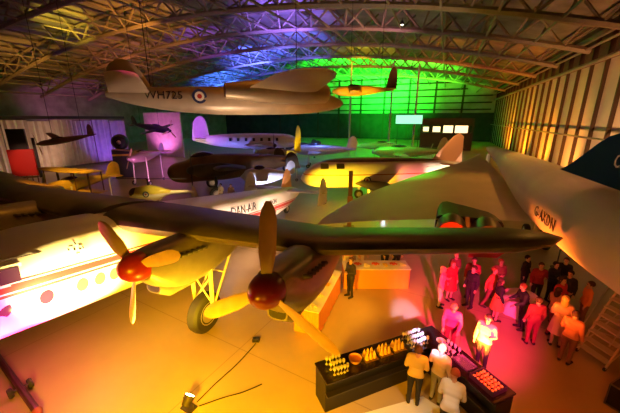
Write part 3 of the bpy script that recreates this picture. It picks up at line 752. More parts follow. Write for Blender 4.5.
    for sx in (1, -1):
        eb = MB(); eb.ball(up((sx*.034, -.088, 1.622)), .010, 8, 6)
        eo = eb.build('eye', M_black); out['eye%d' % sx] = eo.data; bpy.data.objects.remove(eo)
    POSES[key] = out
M_skin = mat('skin', (.58, .33, .22), .55)
LS = [((.10, -.01, .49), (.105, .02, .09), 0), ((.10, -.01, .49), (.105, .02, .09), 0)]
LW = [((.10, -.10, .50), (.10, -.10, .09), 0), ((.10, .06, .49), (.10, .22, .10), 0)]
A_rel = ((.235, .03, 1.13), (.245, -.07, .89), (.24, -.10, .78))
A_glass = ((.235, .02, 1.14), (.15, -.20, 1.18), (.11, -.28, 1.24))
A_fold = ((.24, .01, 1.14), (.08, -.19, 1.12), (-.02, -.22, 1.12))
A_reach = ((.24, -.12, 1.16), (.20, -.38, 1.12), (.19, -.48, 1.08))
make_pose('stand', [A_rel, A_rel], LS); make_pose('glass', [A_glass, A_rel], LS); make_pose('folded', [A_fold, A_fold], LS)
make_pose('walk', [((.24, -.08, 1.14), (.25, -.24, .95), (.25, -.3, .86)), ((.24, .12, 1.15), (.25, .12, .90), (.25, .10, .79))], LW)
make_pose('reach', [A_reach, A_reach], LS, lean=R(14)); make_pose('bend', [A_reach, A_reach], LS, lean=R(34))
CL = {}
def cloth(c): 
    k = 'cloth %.2f %.2f %.2f' % c; return mat(k, c, .8)
HAIRS = {'brown': (.07, .03, .015), 'black': (.015, .012, .01), 'blonde': (.55, .36, .12), 'grey': (.4, .36, .32), 'red': (.3, .08, .02)}
def person(label, xy, face, pose, top, bottom, hair='brown', hs='short', skirt=False, h=1.0, group=None):
    P = POSES[pose]; z0 = .002*h
    o = bpy.data.objects.new('person', P['body']); COL.objects.link(o); o.location = (xy[0], xy[1], z0); o.rotation_euler = (0, 0, face); o.scale = (h, h, h)
    tag(o, label, 'person', group)
    def ch(name, key, c, lab=None):
        q = bpy.data.objects.new(name, P[key]); COL.objects.link(q); q.parent = o
        q.material_slots[0].link = 'OBJECT'; q.material_slots[0].material = cloth(c) if not isinstance(c, bpy.types.Material) else c; return q
    ch('jacket', 'jacket', top)
    if skirt: ch('skirt', 'skirt', bottom)
    else: ch('trousers', 'trousers', bottom)
    ch('shoe', 'shoe_a', (.02, .015, .012)); ch('shoe', 'shoe_b', (.02, .015, .012)); ch('hair', 'hair_'+hs, HAIRS[hair]); ch('eye', 'eye1', (.02, .015, .01)); ch('eye', 'eye-1', (.02, .015, .01))
    return o
def head(px, py, z=1.64): 
    p = ground(px, py, z); return (p.x, p.y)
BLK, RED, MAR, PNK, WHT, ORG, NVY, BRN, CRM, GRY = (.015, .013, .018), (.55, .03, .03), (.28, .02, .04), (.75, .25, .30), (.8, .76, .7), (.75, .25, .05), (.03, .04, .10), (.2, .09, .05), (.75, .6, .42), (.3, .28, .27)
D = R
PEOPLE = [
 ('woman in pink top and cream trousers at the edge of the red-dressed group', (450, 266), 60, 'glass', PNK, CRM, 'blonde', 'long', 0),
 ('person in red dress at the middle of the group facing the bar', (457, 264), 20, 'stand', RED, RED, 'red', 'long', 1),
 ('person in maroon jacket with raised glass in the red-dressed group', (465, 262), -30, 'glass', MAR, MAR, 'brown', 'short', 0),
 ('blonde person standing behind the red-dressed group under the dark wing', (463, 257), 10, 'folded', BRN, BLK, 'blonde', 'short', 0),
 ('man in black suit with orange-lit head beside the red-dressed group', (473, 264), -70, 'stand', BLK, BLK, 'brown', 'short', 0),
 ('person in orange-red jacket and dark trousers standing alone between two groups', (490, 269), 40, 'walk', (.65, .12, .05), BRN, 'red', 'short', 0),
 ('woman in black jacket and orange skirt left of the white round table', (502, 279), 80, 'glass', BLK, ORG, 'brown', 'long', 1),
 ('person in brown jacket at the back, between the red-dressed group and the round table', (514, 267), 0, 'folded', BRN, BRN, 'red', 'short', 0),
 ('man in dark jacket at the back of the party crowd, tallest silhouette', (533, 258), 30, 'stand', BLK, BLK, 'black', 'short', 0),
 ('person in maroon shirt beside the tall dark silhouette', (544, 262), -20, 'glass', MAR, BLK, 'brown', 'short', 0),
 ('person in navy jacket in the middle of the back row of the crowd', (553, 263), 10, 'folded', NVY, BLK, 'black', 'short', 0),
 ('man in dark suit under the yellow glowing lantern', (564, 260), -40, 'stand', BLK, BLK, 'brown', 'short', 0),
 ('broad man in black suit standing right behind the red-dressed dark-haired woman', (571, 273), -60, 'stand', BLK, NVY, 'black', 'short', 0),
 ('woman in red dress with dark hair at the heart of the party crowd', (550, 281), 20, 'glass', RED, BLK, 'black', 'long', 1),
 ('woman in pale peach top walking just behind the pale pink dress', (561, 289), 100, 'walk', (.7, .35, .25), MAR, 'brown', 'long', 0),
 ('person in dark red outfit nearest the bar in the party crowd', (552, 297), 170, 'stand', MAR, MAR, 'brown', 'short', 0),
 ('person in black jacket leaning over the white round table', (532, 283), -100, 'reach', BLK, BLK, 'red', 'short', 0),
 ('woman in pale pink dress beside the steel access stairs', (579, 303), 150, 'folded', (.8, .45, .38), (.8, .45, .38), 'blonde', 'long', 1),
 ('person in coral shirt standing in front of the woman in pale pink dress', (567, 306), 120, 'glass', (.7, .25, .15), BRN, 'brown', 'short', 0),
 ('person in orange top standing behind the steel access stairs', (600, 290), -120, 'stand', ORG, BRN, 'brown', 'short', 0),
]
# everybody keeps an arm's length from the next person and from the table
SPOTS = [Vector(head(*q[1])) for q in PEOPLE]; TBL = ground(521, 303, .4).to_2d(); STR = ground(604, 371).to_2d()+Vector((.8, .5))
for _ in range(60):
    for i in range(len(SPOTS)):
        for j in range(i):
            d = SPOTS[i]-SPOTS[j]
            if d.length < .74: d = d.normalized()*(.74-d.length)*.5; SPOTS[i] += d; SPOTS[j] -= d
        for c, r in ((TBL, 1.12 if i == 16 else 1.0), (STR, 1.55)):
            d = SPOTS[i]-c
            if d.length < r: SPOTS[i] = c+d.normalized()*r
for (lab, _, fc, po, tp, bt, hr, hs, sk), xy in zip(PEOPLE, SPOTS): person(lab, xy, R(fc), po, tp, bt, hr, hs, bool(sk), random.uniform(.96, 1.04))
for lab, xy, fc, po, tp, bt, hr, hs, sk in [
 ('person in pink shirt serving behind the orange-skirted buffet, next to the corner', (1.7, 13.25), 0, 'reach', PNK, WHT, 'brown', 'short', 0),
 ('person in peach shirt serving behind the middle of the orange-skirted buffet', (2.35, 13.3), 10, 'reach', (.7, .4, .3), WHT, 'blonde', 'short', 0),
 ('person in black waistcoat behind the far end of the orange-skirted buffet', (3.5, 13.3), 5, 'reach', BLK, BLK, 'black', 'short', 0),
 ('tall person in black clothes at the very end of the orange-skirted buffet', (4.05, 13.35), -10, 'stand', BLK, BLK, 'brown', 'short', 0),
 ('waiter in black standing at the corner between the two buffet tables', (1.62, 11.15), -60, 'folded', BLK, BLK, 'brown', 'short', 0),
 ('person in dark clothes standing between the helicopter and the small white jet', (-6.6, 25.3), 20, 'stand', BRN, BLK, 'brown', 'short', 0),
 ('person in cream jacket standing next to the helicopter tail', (-7.5, 25.5), -20, 'glass', CRM, BLK, 'black', 'short', 0),
]: person(lab, xy, R(fc), po, tp, bt, hr, hs, bool(sk))

# ================================================================== the dark cocktail bar
B0, B1, B2 = Vector((.26, 6.22, 0)), Vector((3.50, 7.58, 0)), Vector((4.38, 5.50, 0))
bar = thing('cocktail_bar', 'black angled cocktail bar counter near the bottom of the hall floor', 'bar', (B1.x, B1.y, 0))
def bar_poly(w_out, w_in):
    d1 = (B1-B0).normalized(); n1 = Vector((d1.y, -d1.x, 0)); d2 = (B2-B1).normalized(); n2 = Vector((d2.y, -d2.x, 0))
    def off(w):
        a, b_, c = B0+n1*w, B2+n2*w, None
        # mitre
        k = (n1+n2)/(1+n1.dot(n2)); return [a, B1+k*w, b_]
    o_, i_ = off(-w_out), off(w_in); return [(p.x-B1.x, p.y-B1.y) for p in o_+i_[::-1]]
M_bar = mat('black bar cladding', (.006, .005, .005), .5)
b = MB(); b.prism(bar_poly(.30, .28), .0, .90); b.build('bar_body', M_bar, bar, smooth=False, bevel=.02)
b = MB(); b.prism(bar_poly(.38, .36), .90, .95); b.build('bar_top', mat('black bar top', (.015, .009, .006), .25), bar, smooth=False, bevel=.012)
b = MB(); b.prism(bar_poly(-.28, .42), .58, .61); b.build('back_shelf', mat('bar shelf', (.02, .016, .014), .35), bar, smooth=False)
b = MB(); b.prism([(p[0]+B1.x, p[1]+B1.y) for p in [(-3.2, -2.05), (-2.6, -1.75), (-.55, -1.15), (-.2, -1.5), (.55, -2.8), (.4, -4.3), (-3.0, -4.3), (-3.4, -3.2)]], .0, .012)
tag(b.build('floor_light_pool', mat('white light pool', (.8, .78, .72), .35), smooth=False), 'white light pool painted on the floor inside the bar', 'light pool')  # white sheet stands in for bright white light on the floor
BT = .951
def on_bar(t, off, seg=0):
    a, c = (B0, B1) if seg == 0 else (B1, B2); d = (c-a).normalized(); n = Vector((d.y, -d.x, 0)); return a+(c-a)*t+n*off
M_gl = mat('clear drinking glass', (.92, .88, .80), .12, trans=.45); M_gl2 = mat('frosted tumbler', (.85, .7, .45), .3, trans=.3)
def glass_mesh(h=.2):
    return MB().lathe([(.002, 0), (.036, 0), (.034, .006), (.006, .012), (.005, h*.45), (.02, h*.52), (.038, h*.68), (.040, h*.82), (.034, h), (.032, h), (.037, h*.82), (.034, h*.68), (.015, h*.55), (.002, h*.53)], n=14)
g0 = glass_mesh(.22).build('wine_glass', M_gl); used = []
tag(g0, 'clear stemmed glass in the rows on the black bar top', 'glass', 'stemmed glasses on the bar')
def put_glass(t, off, seg, first=[True]):
    p = on_bar(t+random.uniform(-.0015, .0015), off+random.uniform(-.02, .02), seg)
    if first[0]: first[0] = False; g0.location = (p.x, p.y, BT); return
    dup(g0, (p.x, p.y, BT))
for t in (.08, .105, .13, .155, .18): 
    for o_ in (-.19, .0, .19): put_glass(t+o_*.03, o_, 0)
for t in (.76, .785, .81, .835, .86, .885, .91):
    for o_ in (-.2, -.02, .16): put_glass(t, o_, 0)
for t in (.22, .27, .32, .38):
    for o_ in (-.12, .1): put_glass(t, o_, 1)
# three amber wedge lamps / napkin pyramids on the bar
M_amb = mat('amber paper', (.85, .55, .12), .6)
for k, (t, lab) in enumerate(((.40, 'amber paper cone stand on the bar, closest to the pinkish bowl'), (.53, 'middle amber paper cone stand of the three on the bar'), (.655, 'amber paper cone stand on the bar, closest to the clustered glasses'))):
    p = on_bar(t, 0, 0); tr = thing('canape_stand', lab, 'food stand', (p.x, p.y, BT), R(23))
    b = MB(); b.prism([(-.19, -.17), (.19, -.17), (.19, .17), (-.19, .17)], 0, .025); b.build('tray', M_wood, tr, smooth=False)
    b = MB()
    for i in range(3):
        for j in range(2): b.lathe([(.062, .025), (.05, .1), (.03, .17), (.004, .23)], (-.11+.11*i, -.07+.14*j, 0), n=10)
    b.build('paper_cones', M_amb, tr)
p = on_bar(.275, .02, 0); bw = thing('punch_bowl', 'pinkish ribbed bowl of drink between the glasses and the amber cones', 'bowl', (p.x, p.y, BT))
MB().lathe([(.07, 0), (.09, .01), (.15, .08), (.17, .16), (.165, .16), (.14, .08), (.08, .025), (.002, .02)], n=24).build('bowl', mat('rose glass', (.9, .5, .35), .2, trans=.3), bw)
MB().lathe([(.002, .11), (.150, .11), (.152, .115), (.002, .12)], n=24).build('drink', mat('punch', (.7, .22, .08), .1), bw)
# right arm of the bar: tray, plate, crate of citrus
p = on_bar(.50, -.02, 1); rz = atan2((B2-B1).y, (B2-B1).x)
tr = thing('serving_tray', 'grey steel serving tray on the short arm of the bar', 'tray', (p.x, p.y, BT), rz)
b = MB(); b.box((0, 0, .008), (.44, .32, .016)); b.build('tray_base', mat('steel tray', (.5, .5, .5), .25, metal=.8), tr, smooth=False)
b = MB(); [b.box(c, d) for c, d in (((0, .16, .025), (.46, .02, .05)), ((0, -.16, .025), (.46, .02, .05)), ((.22, 0, .025), (.02, .3, .05)), ((-.22, 0, .025), (.02, .3, .05)))]; b.build('tray_rim', mat('steel tray', (.5, .5, .5), .25, metal=.8), tr, smooth=False)
p = on_bar(.12, -.10, 1); MBp = MB().lathe([(.002, 0), (.07, 0), (.13, .02), (.128, .026), (.07, .008), (.002, .008)], n=24)
pl = MBp.build('plate', M_white); pl.location = (p.x, p.y, BT); tag(pl, 'round white plate at the corner of the bar', 'plate')
p = on_bar(.80, .0, 1); cr = thing('fruit_crate', 'dark crate of yellow lemons on the short arm of the bar', 'crate', (p.x, p.y, BT), rz)
b = MB(); b.box((0, 0, .015), (.62, .46, .03)); [b.box(c, d) for c, d in (((0, .23, .06), (.62, .02, .12)), ((0, -.23, .06), (.62, .02, .12)), ((.31, 0, .06), (.02, .46, .12)), ((-.31, 0, .06), (.02, .46, .12)))]; b.build('crate_box', M_dark, cr, smooth=False)
M_lem = mat('lemon peel', (.85, .58, .04), .45, bump=.2, bscale=60)
lm0 = None; n_ = 0
for k in range(2):
    for i in range(6-k):
        for j in range(4-k):
            loc = Vector((-.24+.095*i+.045*k, -.15+.1*j+.05*k, .075+.07*k)); w = Matrix.Rotation(rz, 3, 'Z') @ loc+Vector((p.x, p.y, BT))
            if lm0 is None:
                lm0 = MB().lathe([(.002, -.046), (.010, -.042), (.028, -.025), (.034, 0), (.028, .025), (.010, .042), (.002, .046)], n=12).build('lemon', M_lem); lm0.location = w; lm0.rotation_euler = (1.2, .3, .5)
                tag(lm0, 'yellow lemon in the dark crate on the bar', 'fruit', 'lemons in the crate on the bar')
            else:
                q = dup(lm0, tuple(w)); q.rotation_euler = (random.uniform(.6, 2.2), random.uniform(0, 1), random.uniform(0, 3))
person('bartender in white shirt bending over the inside of the bar at the lower edge', (3.05, 5.30), R(150), 'bend', WHT, BLK, 'red', 'short')
person('bartender in yellow shirt with folded arms, inside the long arm of the bar', (2.62, 6.25), R(160), 'folded', (.8, .55, .1), BLK, 'brown', 'short')
person('bartender in cream shirt inside the corner of the bar', (3.22, 6.30), R(130), 'glass', CRM, GRY, 'blonde', 'short')
person('guest in magenta jacket leaning at the far side of the bar corner', (4.35, 8.15), R(-30), 'reach', (.6, .12, .3), MAR, 'blonde', 'short')
person('guest in pale yellow shirt standing outside the short arm of the bar', (4.98, 7.45), R(-50), 'glass', (.85, .68, .35), BLK, 'brown', 'short')

# ================================================================== buffet tables
def buffet(name, label, a, c, w, h):
    a, c = Vector(a), Vector(c); d = (c-a).normalized(); n = Vector((-d.y, d.x, 0)); t = thing(name, label, 'table', (a.x, a.y, 0), atan2(d.y, d.x)); L = (c-a).length
    b = MB(); pts = []
    N = 46
    per = [(0, 0), (L, 0), (L, w), (0, w)]; P = []
    for (x0, y0), (x1, y1) in zip(per, per[1:]+per[:1]):
        for k in range(N//2): P.append((x0+(x1-x0)*k/(N//2), y0+(y1-y0)*k/(N//2)))
    def ring(z, e): 
        out = []
        for i, (x, y) in enumerate(P):
            k = 1+e*sin(i*2.1); out.append(Vector(((x-L/2)*(1+e*.012*sin(i*2.1)+e*.01)+L/2, (y-w/2)*(1+e*.05*sin(i*2.1)+e*.02)+w/2, z)))
        return out
    b.loft([ring(.01, 1), ring(h*.5, .8), ring(h-.02, .1)]); b.build('table_skirt', M_cloth_o, t)
    b = MB(); b.box((L/2, w/2, h-.005), (L+.06, w+.06, .03)); b.build('table_cover', M_cloth_w, t, smooth=False, bevel=.01)
    return t, a, d, n, L
T1 = buffet('buffet_table', 'long orange-skirted buffet table across the floor under the dark wing', (1.45, 11.75, 0), (4.2, 11.75, 0), .8, .92)
T2 = buffet('buffet_table', 'orange-skirted buffet table running back from the right propeller', (.28, 8.75, 0), (1.28, 11.55, 0), .85, .92)
def on_tab(T, u, w_): _, a, d, n, L = T; return a+d*(L*u)+n*w_
foods = [('yellow pastries', (.80, .50, .08)), ('red berries', (.55, .05, .04)), ('white rolls', (.85, .75, .55)), ('salad', (.20, .28, .05)), ('orange slices', (.85, .35, .05))]
cols = ['yellow pastries', 'red berries', 'white rolls', 'green salad', 'orange slices']
def platter(p, k, label, z=.931):
    t = thing('food_platter', label, 'food', (p.x, p.y, z), k*.7)
    MB().lathe([(.002, 0), (.10, 0), (.19, .02), (.188, .028), (.10, .01), (.002, .01)], n=24).build('platter', M_white, t)
    b = MB(); rr = random.Random(k)
    for i in range(14): b.ball((rr.uniform(-.11, .11), rr.uniform(-.11, .11), .035+.02*rr.random()), (.045, .04, .032), 8, 6)
    b.build('food', mat(foods[k % 5][0], foods[k % 5][1], .5), t)
places = ['nearest the propeller', 'second from the propeller', 'third from the propeller', 'fourth from the propeller', 'fifth from the propeller', 'sixth from the propeller', 'seventh from the propeller', 'beside the table corner']
for i in range(8):
    platter(on_tab(T2, .07+.124*i, .22+.42*(i % 2)), [2, 0, 2, 0, 4, 0, 2, 1][i], 'white platter of %s on the receding buffet table, %s' % (cols[[2, 0, 2, 0, 4, 0, 2, 1][i]], places[i]))
pl2 = ['at the end by the waiter', 'second from the waiter', 'third from the waiter', 'at the middle of the row', 'fifth from the waiter', 'next to last', 'at the far end']
for i in range(7):
    kk = [2, 1, 2, 1, 0, 1, 2][i]; platter(on_tab(T1, .08+.14*i, .3+.12*(i % 2)), kk, 'white platter of %s on the crosswise buffet table, %s' % (cols[kk], pl2[i]))
# draped white round table in the crowd
p = ground(521, 303, .4)
rt = thing('round_table', 'round table under a white cloth in the party crowd', 'table', (p.x, p.y, 0))
n = 40
MB().loft([[Vector((r*(1+e*sin(j*pi*2*8/n))*cos(2*pi*j/n), r*(1+e*sin(j*pi*2*8/n))*sin(2*pi*j/n), z)) for j in range(n)] for r, e, z in ((.62, .07, .02), (.57, .05, .4), (.53, .02, .70), (.50, 0, .745), (.3, 0, .75))]).build('tablecloth', M_cloth_w, rt)
MB().lathe([(.03, .76), (.05, .76), (.05, .9), (.02, .95), (.02, 1.02)], n=12).build('centre_candle', mat('candle wax', (.9, .8, .6), .5), rt)

# ================================================================== steel access stairs
q = ground(604, 371)
st = thing('access_stairs', 'pale steel mobile access stairs standing under the tail of the delta-wing airliner', 'stairs', (q.x, q.y, 0), R(10))
M_stl = mat('pale painted steel', (.62, .50, .38), .4, metal=.3)
def rail(n_, pts, r=.028): MB().tube(pts, r, 6).build(n_, M_stl, st)
for y in (0, .8):
    rail('stringer', [(0, y, .06), (.95, y, 2.2)], .035); rail('support_leg', [(1.75, y, .06), (.95, y, 2.2)], .03); rail('support_leg', [(1.75, y, .1), (1.75, y, 2.2)], .03)
    rail('side_brace', [(.45, y, 1.1), (1.75, y, .9)], .02); rail('side_brace', [(.15, y, .3), (1.75, y, 1.7)], .02); rail('side_brace', [(1.75, y, .2), (.3, y, .75)], .02)
    rail('handrail', [(-.1, y, .85), (.85, y, 2.95), (1.75, y, 2.95), (1.75, y, 2.2)], .024)
for k in range(8):
    b = MB(); b.box((.08+.115*k, .4, .25+.26*k), (.24, .78, .035)); b.build('tread', M_stl, st, smooth=False)
b = MB(); b.box((1.4, .4, 2.2), (.9, .86, .05)); b.build('platform', M_stl, st, smooth=False)
for x in (.0, 1.75):
    for y in (0, .8): b = MB().lathe([(.03, -.025), (.06, -.02), (.06, .02), (.03, .025)], (x, y, .06), 'Y', 12); b.build('caster', M_rubber, st)

# ================================================================== floor things
def uplight(label, xy, rz, lens, glow, tilt=50):
    t = thing('floor_uplight', label, 'floodlight', (xy[0], xy[1], 0), rz)
    b = MB(); b.box((0, 0, .02), (.34, .26, .04)); b.build('base_plate', M_dark, t, smooth=False, bevel=.008)
    b = MB(); b.tube([(-.17, 0, .03), (-.17, 0, .25)], .014, 6); b.tube([(.17, 0, .03), (.17, 0, .25)], .014, 6); b.build('yoke', M_dark, t)
    Mx = Matrix.Rotation(R(tilt), 4, 'X') ; 
    b = MB().lathe([(.06, -.14), (.10, -.13), (.12, .0), (.14, .12), (.128, .12), (.11, .09)], n=20); b.v = [tuple(Mx @ Vector(v)+Vector((0, 0, .26))) for v in b.v]; b.build('lamp_housing', M_dark, t)
    b = MB().lathe([(.002, .10), (.118, .10), (.118, .105), (.002, .115)], n=20); b.v = [tuple(Mx @ Vector(v)+Vector((0, 0, .26))) for v in b.v]; o = b.build('lens', mat('lens '+label[:18], lens, emit=glow), t); tag(o, 'glowing lens'); return t
p = ground(189, 408)
uplight('bright floor uplight with trailing cables in front of the big wheel', (p.x, p.y), R(150), (1, .85, .35), 30, 42)
def cable(label, pts, r=.014):
    P = [Vector(p) for p in pts]; out = []
    for i in range(len(P)-1):
        a, b_, c, d = P[max(0, i-1)], P[i], P[i+1], P[min(len(P)-1, i+2)]
        for k in range(6):
            t = k/6; out.append(.5*((2*b_)+(c-a)*t+(2*a-5*b_+4*c-d)*t*t+(3*b_-a-3*c+d)*t**3))
    out.append(P[-1]); return tag(MB().tube(out, r, 6).build('power_cable', M_cable), label, 'cable')
gz = lambda px, py: ground(px, py, .016)
cable('black cable running from the floor uplight towards the right propeller', [gz(197, 402), gz(215, 384), gz(236, 365), gz(250, 350), gz(256, 343)])
cable('black cable curving from the floor uplight along the bottom edge', [gz(199, 406), gz(222, 398), gz(243, 392), gz(262, 384)])
p = ground(256, 341); b = MB(); b.box((0, 0, .05), (.22, .16, .10)); [b.box((x, 0, .105), (.05, .09, .02)) for x in (-.06, .06)]
o = tag(b.build('junction_box', M_black, smooth=False, bevel=.01), 'small black power box on the floor under the right propeller', 'power box'); o.location = (p.x, p.y, 0)
# tow bar
a, c = ground(-6, 352, .14), ground(37, 411, .14); d = (c-a).normalized()
tb = thing('tow_bar', 'dark aircraft tow bar lying on the floor at the lower left corner', 'tow bar', tuple(c))
MB().tube([Vector(), (a-c)*.98], .085, 10).build('bar', mat('worn dark steel', (.05, .02, .02), .45), tb)
MB().tube([-d*.0, d*.22], [.11, .05], 10).build('coupling_head', mat('red oxide', (.3, .07, .04), .5), tb)
nn = Vector((-d.y, d.x, 0)); 
for sd in (1, -1):
    b = MB().lathe([(.03, -.05), (.12, -.05), (.14, 0), (.12, .05), (.03, .05)], n=18); rot = nn.to_track_quat('Z', 'Y').to_matrix(); b.v = [tuple(rot @ Vector(v)+nn*sd*.2-d*1.2) for v in b.v]; b.build('wheel', M_rubber, tb)
MB().tube([nn*.25-d*1.2, -nn*.25-d*1.2], .03, 8).build('axle', M_dark, tb)
# flight case at the lower right corner
p = ground(622, 411); fc = thing('flight_case', 'black flight case on the floor at the lower right corner', 'case', (p.x+.25, p.y+.1, 0), R(25))
b = MB(); b.box((0, 0, .36), (.9, .6, .60)); b.build('case_body', M_black, fc, smooth=False)
b = MB()
for x in (-.45, .45):
    for y in (-.3, .3): b.box((x, y, .36), (.03, .03, .62))
for z in (.07, .65):
    for y in (-.3, .3): b.box((0, y, z), (.92, .03, .03))
    for x in (-.45, .45): b.box((x, 0, z), (.03, .62, .03))
b.build('edge_trim', mat('case trim', (.25, .23, .2), .35, metal=.8), fc, smooth=False)
for x in (-.35, .35):
    for y in (-.22, .22): MB().lathe([(.01, -.02), (.035, -.02), (.035, .02), (.01, .02)], (x, y, .035), 'Y', 12).build('caster', M_rubber, fc)
# red floor carpet and lantern beyond the wing
b = MB(); q = [ground(468, 257), ground(497, 258), ground(512, 248), ground(470, 246)]; b.prism([(v.x, v.y) for v in q], 0, .02)
tag(b.build('red_carpet', mat('red carpet pile', (.6, .03, .03), .9), smooth=False), 'red carpet on the floor beyond the dark wing', 'carpet')
p = ground(556, 268); ln = thing('glowing_lantern', 'yellow glowing lantern on a post behind the party crowd', 'lamp', (p.x, p.y, 0))
MB().lathe([(.25, 0), (.25, .03), (.03, .05), (.03, 1.45), (.12, 1.47)], n=14).build('lamp_post', M_dark, ln)
b = MB(); b.lathe([(.14, 1.47), (.17, 1.5), (.19, 2.2), (.16, 2.24)], n=16); tag(b.build('lamp_shade', mat('lantern shade', (1, .72, .08), .5, emit=1.6), ln), 'yellow glowing shade')
# brown post in front of the floodlit airliner, black case and small floor light
p = ground(350, 199, 0); p = at(350, 198, 19.5); sp = thing('info_post', 'dark brown information post in front of the floodlit airliner', 'post', (p.x, p.y, 0))
b = MB(); b.box((0, 0, 1.9), (.26, .14, 3.8)); b.box((0, 0, .04), (.7, .5, .08)); b.build('post', M_wood, sp, smooth=False, bevel=.015)
b = MB(); b.box((0, -.08, 1.75), (.34, .05, .8)); b.build('info_panel', mat('bronze panel', (.35, .14, .06), .4), sp, smooth=False)
# small working lamp hung from the roof
p = at(402, 25, 46); hl = thing('hanging_lamp', 'small bright white lamp hanging from the roof trusses above the green-lit end wall', 'lamp', tuple(p))
MB().lathe([(.05, .55), (.12, .5), (.32, .12), (.36, 0), (.33, 0), (.10, .44)], n=18).build('lamp_shade', M_dark, hl)
tag(MB().ball((0, 0, .12), .2).build('light_bulb', mat('white bulb', (1, .92, .8), emit=6), hl), 'glowing white bulb'); cables(hl, [(0, 0, .5)])
# red display stand on the left
p = at(27, 176, 26.5); ds = thing('display_stand', 'red panel on a tall dark display stand in front of the fabric partition', 'display stand', (p.x, p.y, 0), R(25))
zt = p.z
b = MB(); 
for x in (-.72, -.36, .0, .36, .72): b.box((x, 0, zt/2), (.08, .08, zt))
b.box((0, 0, zt-.1), (1.6, .3, .12)); b.box((0, 0, .05), (1.7, .7, .1)); b.build('stand_legs', M_wood, ds, smooth=False)
b = MB(); b.box((0, -.05, zt+1.15), (1.75, .30, 2.25)); tag(b.build('red_panel', mat('bright red panel', (.75, .02, .015), .5), ds, smooth=False, bevel=.03), 'bright red panel')
b = MB(); b.box((-.05, .05, zt+3.1), (1.2, .3, 1.7)); b.box((.95, .1, zt+1.5), (.18, .18, 3.4)); b.build('header_panel', M_dark, ds, smooth=False)
# dark display engine in front of the pink cloth
p = at(120, 142, 38); de = thing('display_engine', 'black round engine on a tall plinth left of the pink cloth', 'engine', (p.x, p.y, 0), R(20))
b = MB(); b.box((0, 0, (p.z-.9)/2), (1.9, 1.2, p.z-.9)); b.build('plinth', M_dark, de, smooth=False)
b = MB(); b.box((0, -.62, p.z-1.5), (1.9, .04, .22)); b.build('plinth_band', M_yellow, de, smooth=False)
MB().lathe([(.2, -.7), (.7, -.62), (.9, -.3), (.92, .3), (.75, .8), (.3, 1.0)], (0, 0, p.z), 'Y', 24).build('engine_drum', M_black, de)
MB().lathe([(.02, -.95), (.16, -.85), (.24, -.69)], (0, 0, p.z), 'Y', 16).build('engine_hub', M_silver, de)
# lit projection panel among the green aircraft
p = at(409, 119.5, 60); sc_ = thing('display_screen', 'bright mint green display screen on a stand beside the grey roof posts', 'screen', (p.x, p.y, 0), R(-15))
b = MB(); b.box((0, 0, p.z), (4.9, .14, 1.75)); b.build('screen_case', M_dark, sc_, smooth=False)
b = MB(); b.box((0, -.08, p.z), (4.7, .02, 1.55)); tag(b.build('screen_face', mat('mint screen', (.35, 1, .6), .4, emit=1.3), sc_, smooth=False), 'glowing mint green screen face')
b = MB(); [b.box((x, .1, p.z/2), (.12, .12, p.z)) for x in (-1.9, 1.9)]; b.box((0, .1, .05), (4.2, 1, .1)); b.build('stand', M_dark, sc_, smooth=False)
# lightboxes/floods standing where the photo's coloured light comes from
def along(px, py): g = ground(px, py); return (g.x, g.y)
uplight('floor uplight tucked beneath the belly of the white propeller airliner', (-6.2, 5.2), R(40), (1, .3, .55), 8, 30)
uplight('white-blue floor lamp in front of the floodlit airliner', tuple(at(386, 188, 21.5))[:2], R(-20), (.75, .85, 1), 40, 60)

# ================================================================== light
def roof_pt(px, py):
    d = ray(px, py); t = 5.
    while t < 200:
        p = Vector((0, 0, CAMH))+d*t; v = UY*p.x-UX*p.y; s = UX*p.x+UY*p.y
        if p.z > roofz(v)-.5 or v > HV1 or s > HS1: return p
        t += .5
    return p
def wash(px, py, col, energy, back=14., drop=9., angle=70, size=.6, blend=.8):
    """coloured flood hung lower in the hall and aimed at the roof above it"""
    t = roof_pt(px, py); l = Vector((t.x*(1-back/t.length), t.y*(1-back/t.length), max(1., t.z-drop)))
    return light('SPOT', l, energy, col, t, size, angle, blend, name='roof_wash')
AMB, ORGL, YEL, GRN, BLU, PUR, PNKL = (1, .50, .10), (1, .34, .05), (1, .72, .06), (.008, 1, .025), (.18, .22, 1), (.50, .22, 1), (1, .25, .42)
# roof
wash(62, 18, YEL, 12000, 10, 8, 40)
wash(20, 55, (1, .46, .06), 5000, 12, 9, 80)
wash(140, 20, (1, .40, .05), 7000, 12, 9, 80)
wash(130, 55, (1, .30, .06), 4500, 12, 9, 80)
wash(205, 38, (.36, .10, 1), 6000, 8, 9, 62)
wash(225, 78, (.05, .16, 1), 60000, 10, 10, 80)
wash(255, 55, (.08, .12, 1), 60000, 8, 9, 80)
wash(292, 40, (.12, .14, 1), 24000, 8, 9, 80)
wash(285, 15, (.26, .14, 1), 18000, 7, 9, 80)
wash(285, 80, (.01, .8, .3), 30000, 10, 10, 70)
wash(385, 75, GRN, 160000, 22, 12, 64)
wash(335, 66, (.02, .9, .02), 80000, 10, 10, 100)
wash(380, 64, (.03, .9, .02), 80000, 10, 10, 100)
wash(425, 68, (.10, .9, .02), 60000, 10, 10, 100)
wash(365, 50, (1, .68, .02), 9000, 8, 7, 80)
wash(440, 50, (1, .30, .02), 3000, 12, 8, 80)
wash(370, 15, (.55, .22, .25), 3500, 10, 8, 100)
wash(505, 55, (1, .16, .008), 2600, 12, 8, 80)
wash(590, 18, (1, .20, .012), 800, 10, 8, 80)
wash(70, 95, (.6, .15, .36), 4000, 14, 8, 90)
g = roof_pt(390, 100); light('SPOT', (g.x*.62, g.y*.62, 5), 200000, GRN, g, 1, 46, .9, name='green_flood')
g = at(385, 140, 46); light('SPOT', (g.x, g.y, 11), 6000, GRN, (g.x+1, g.y+6, 2), 1, 100, .9, name='green_flood')
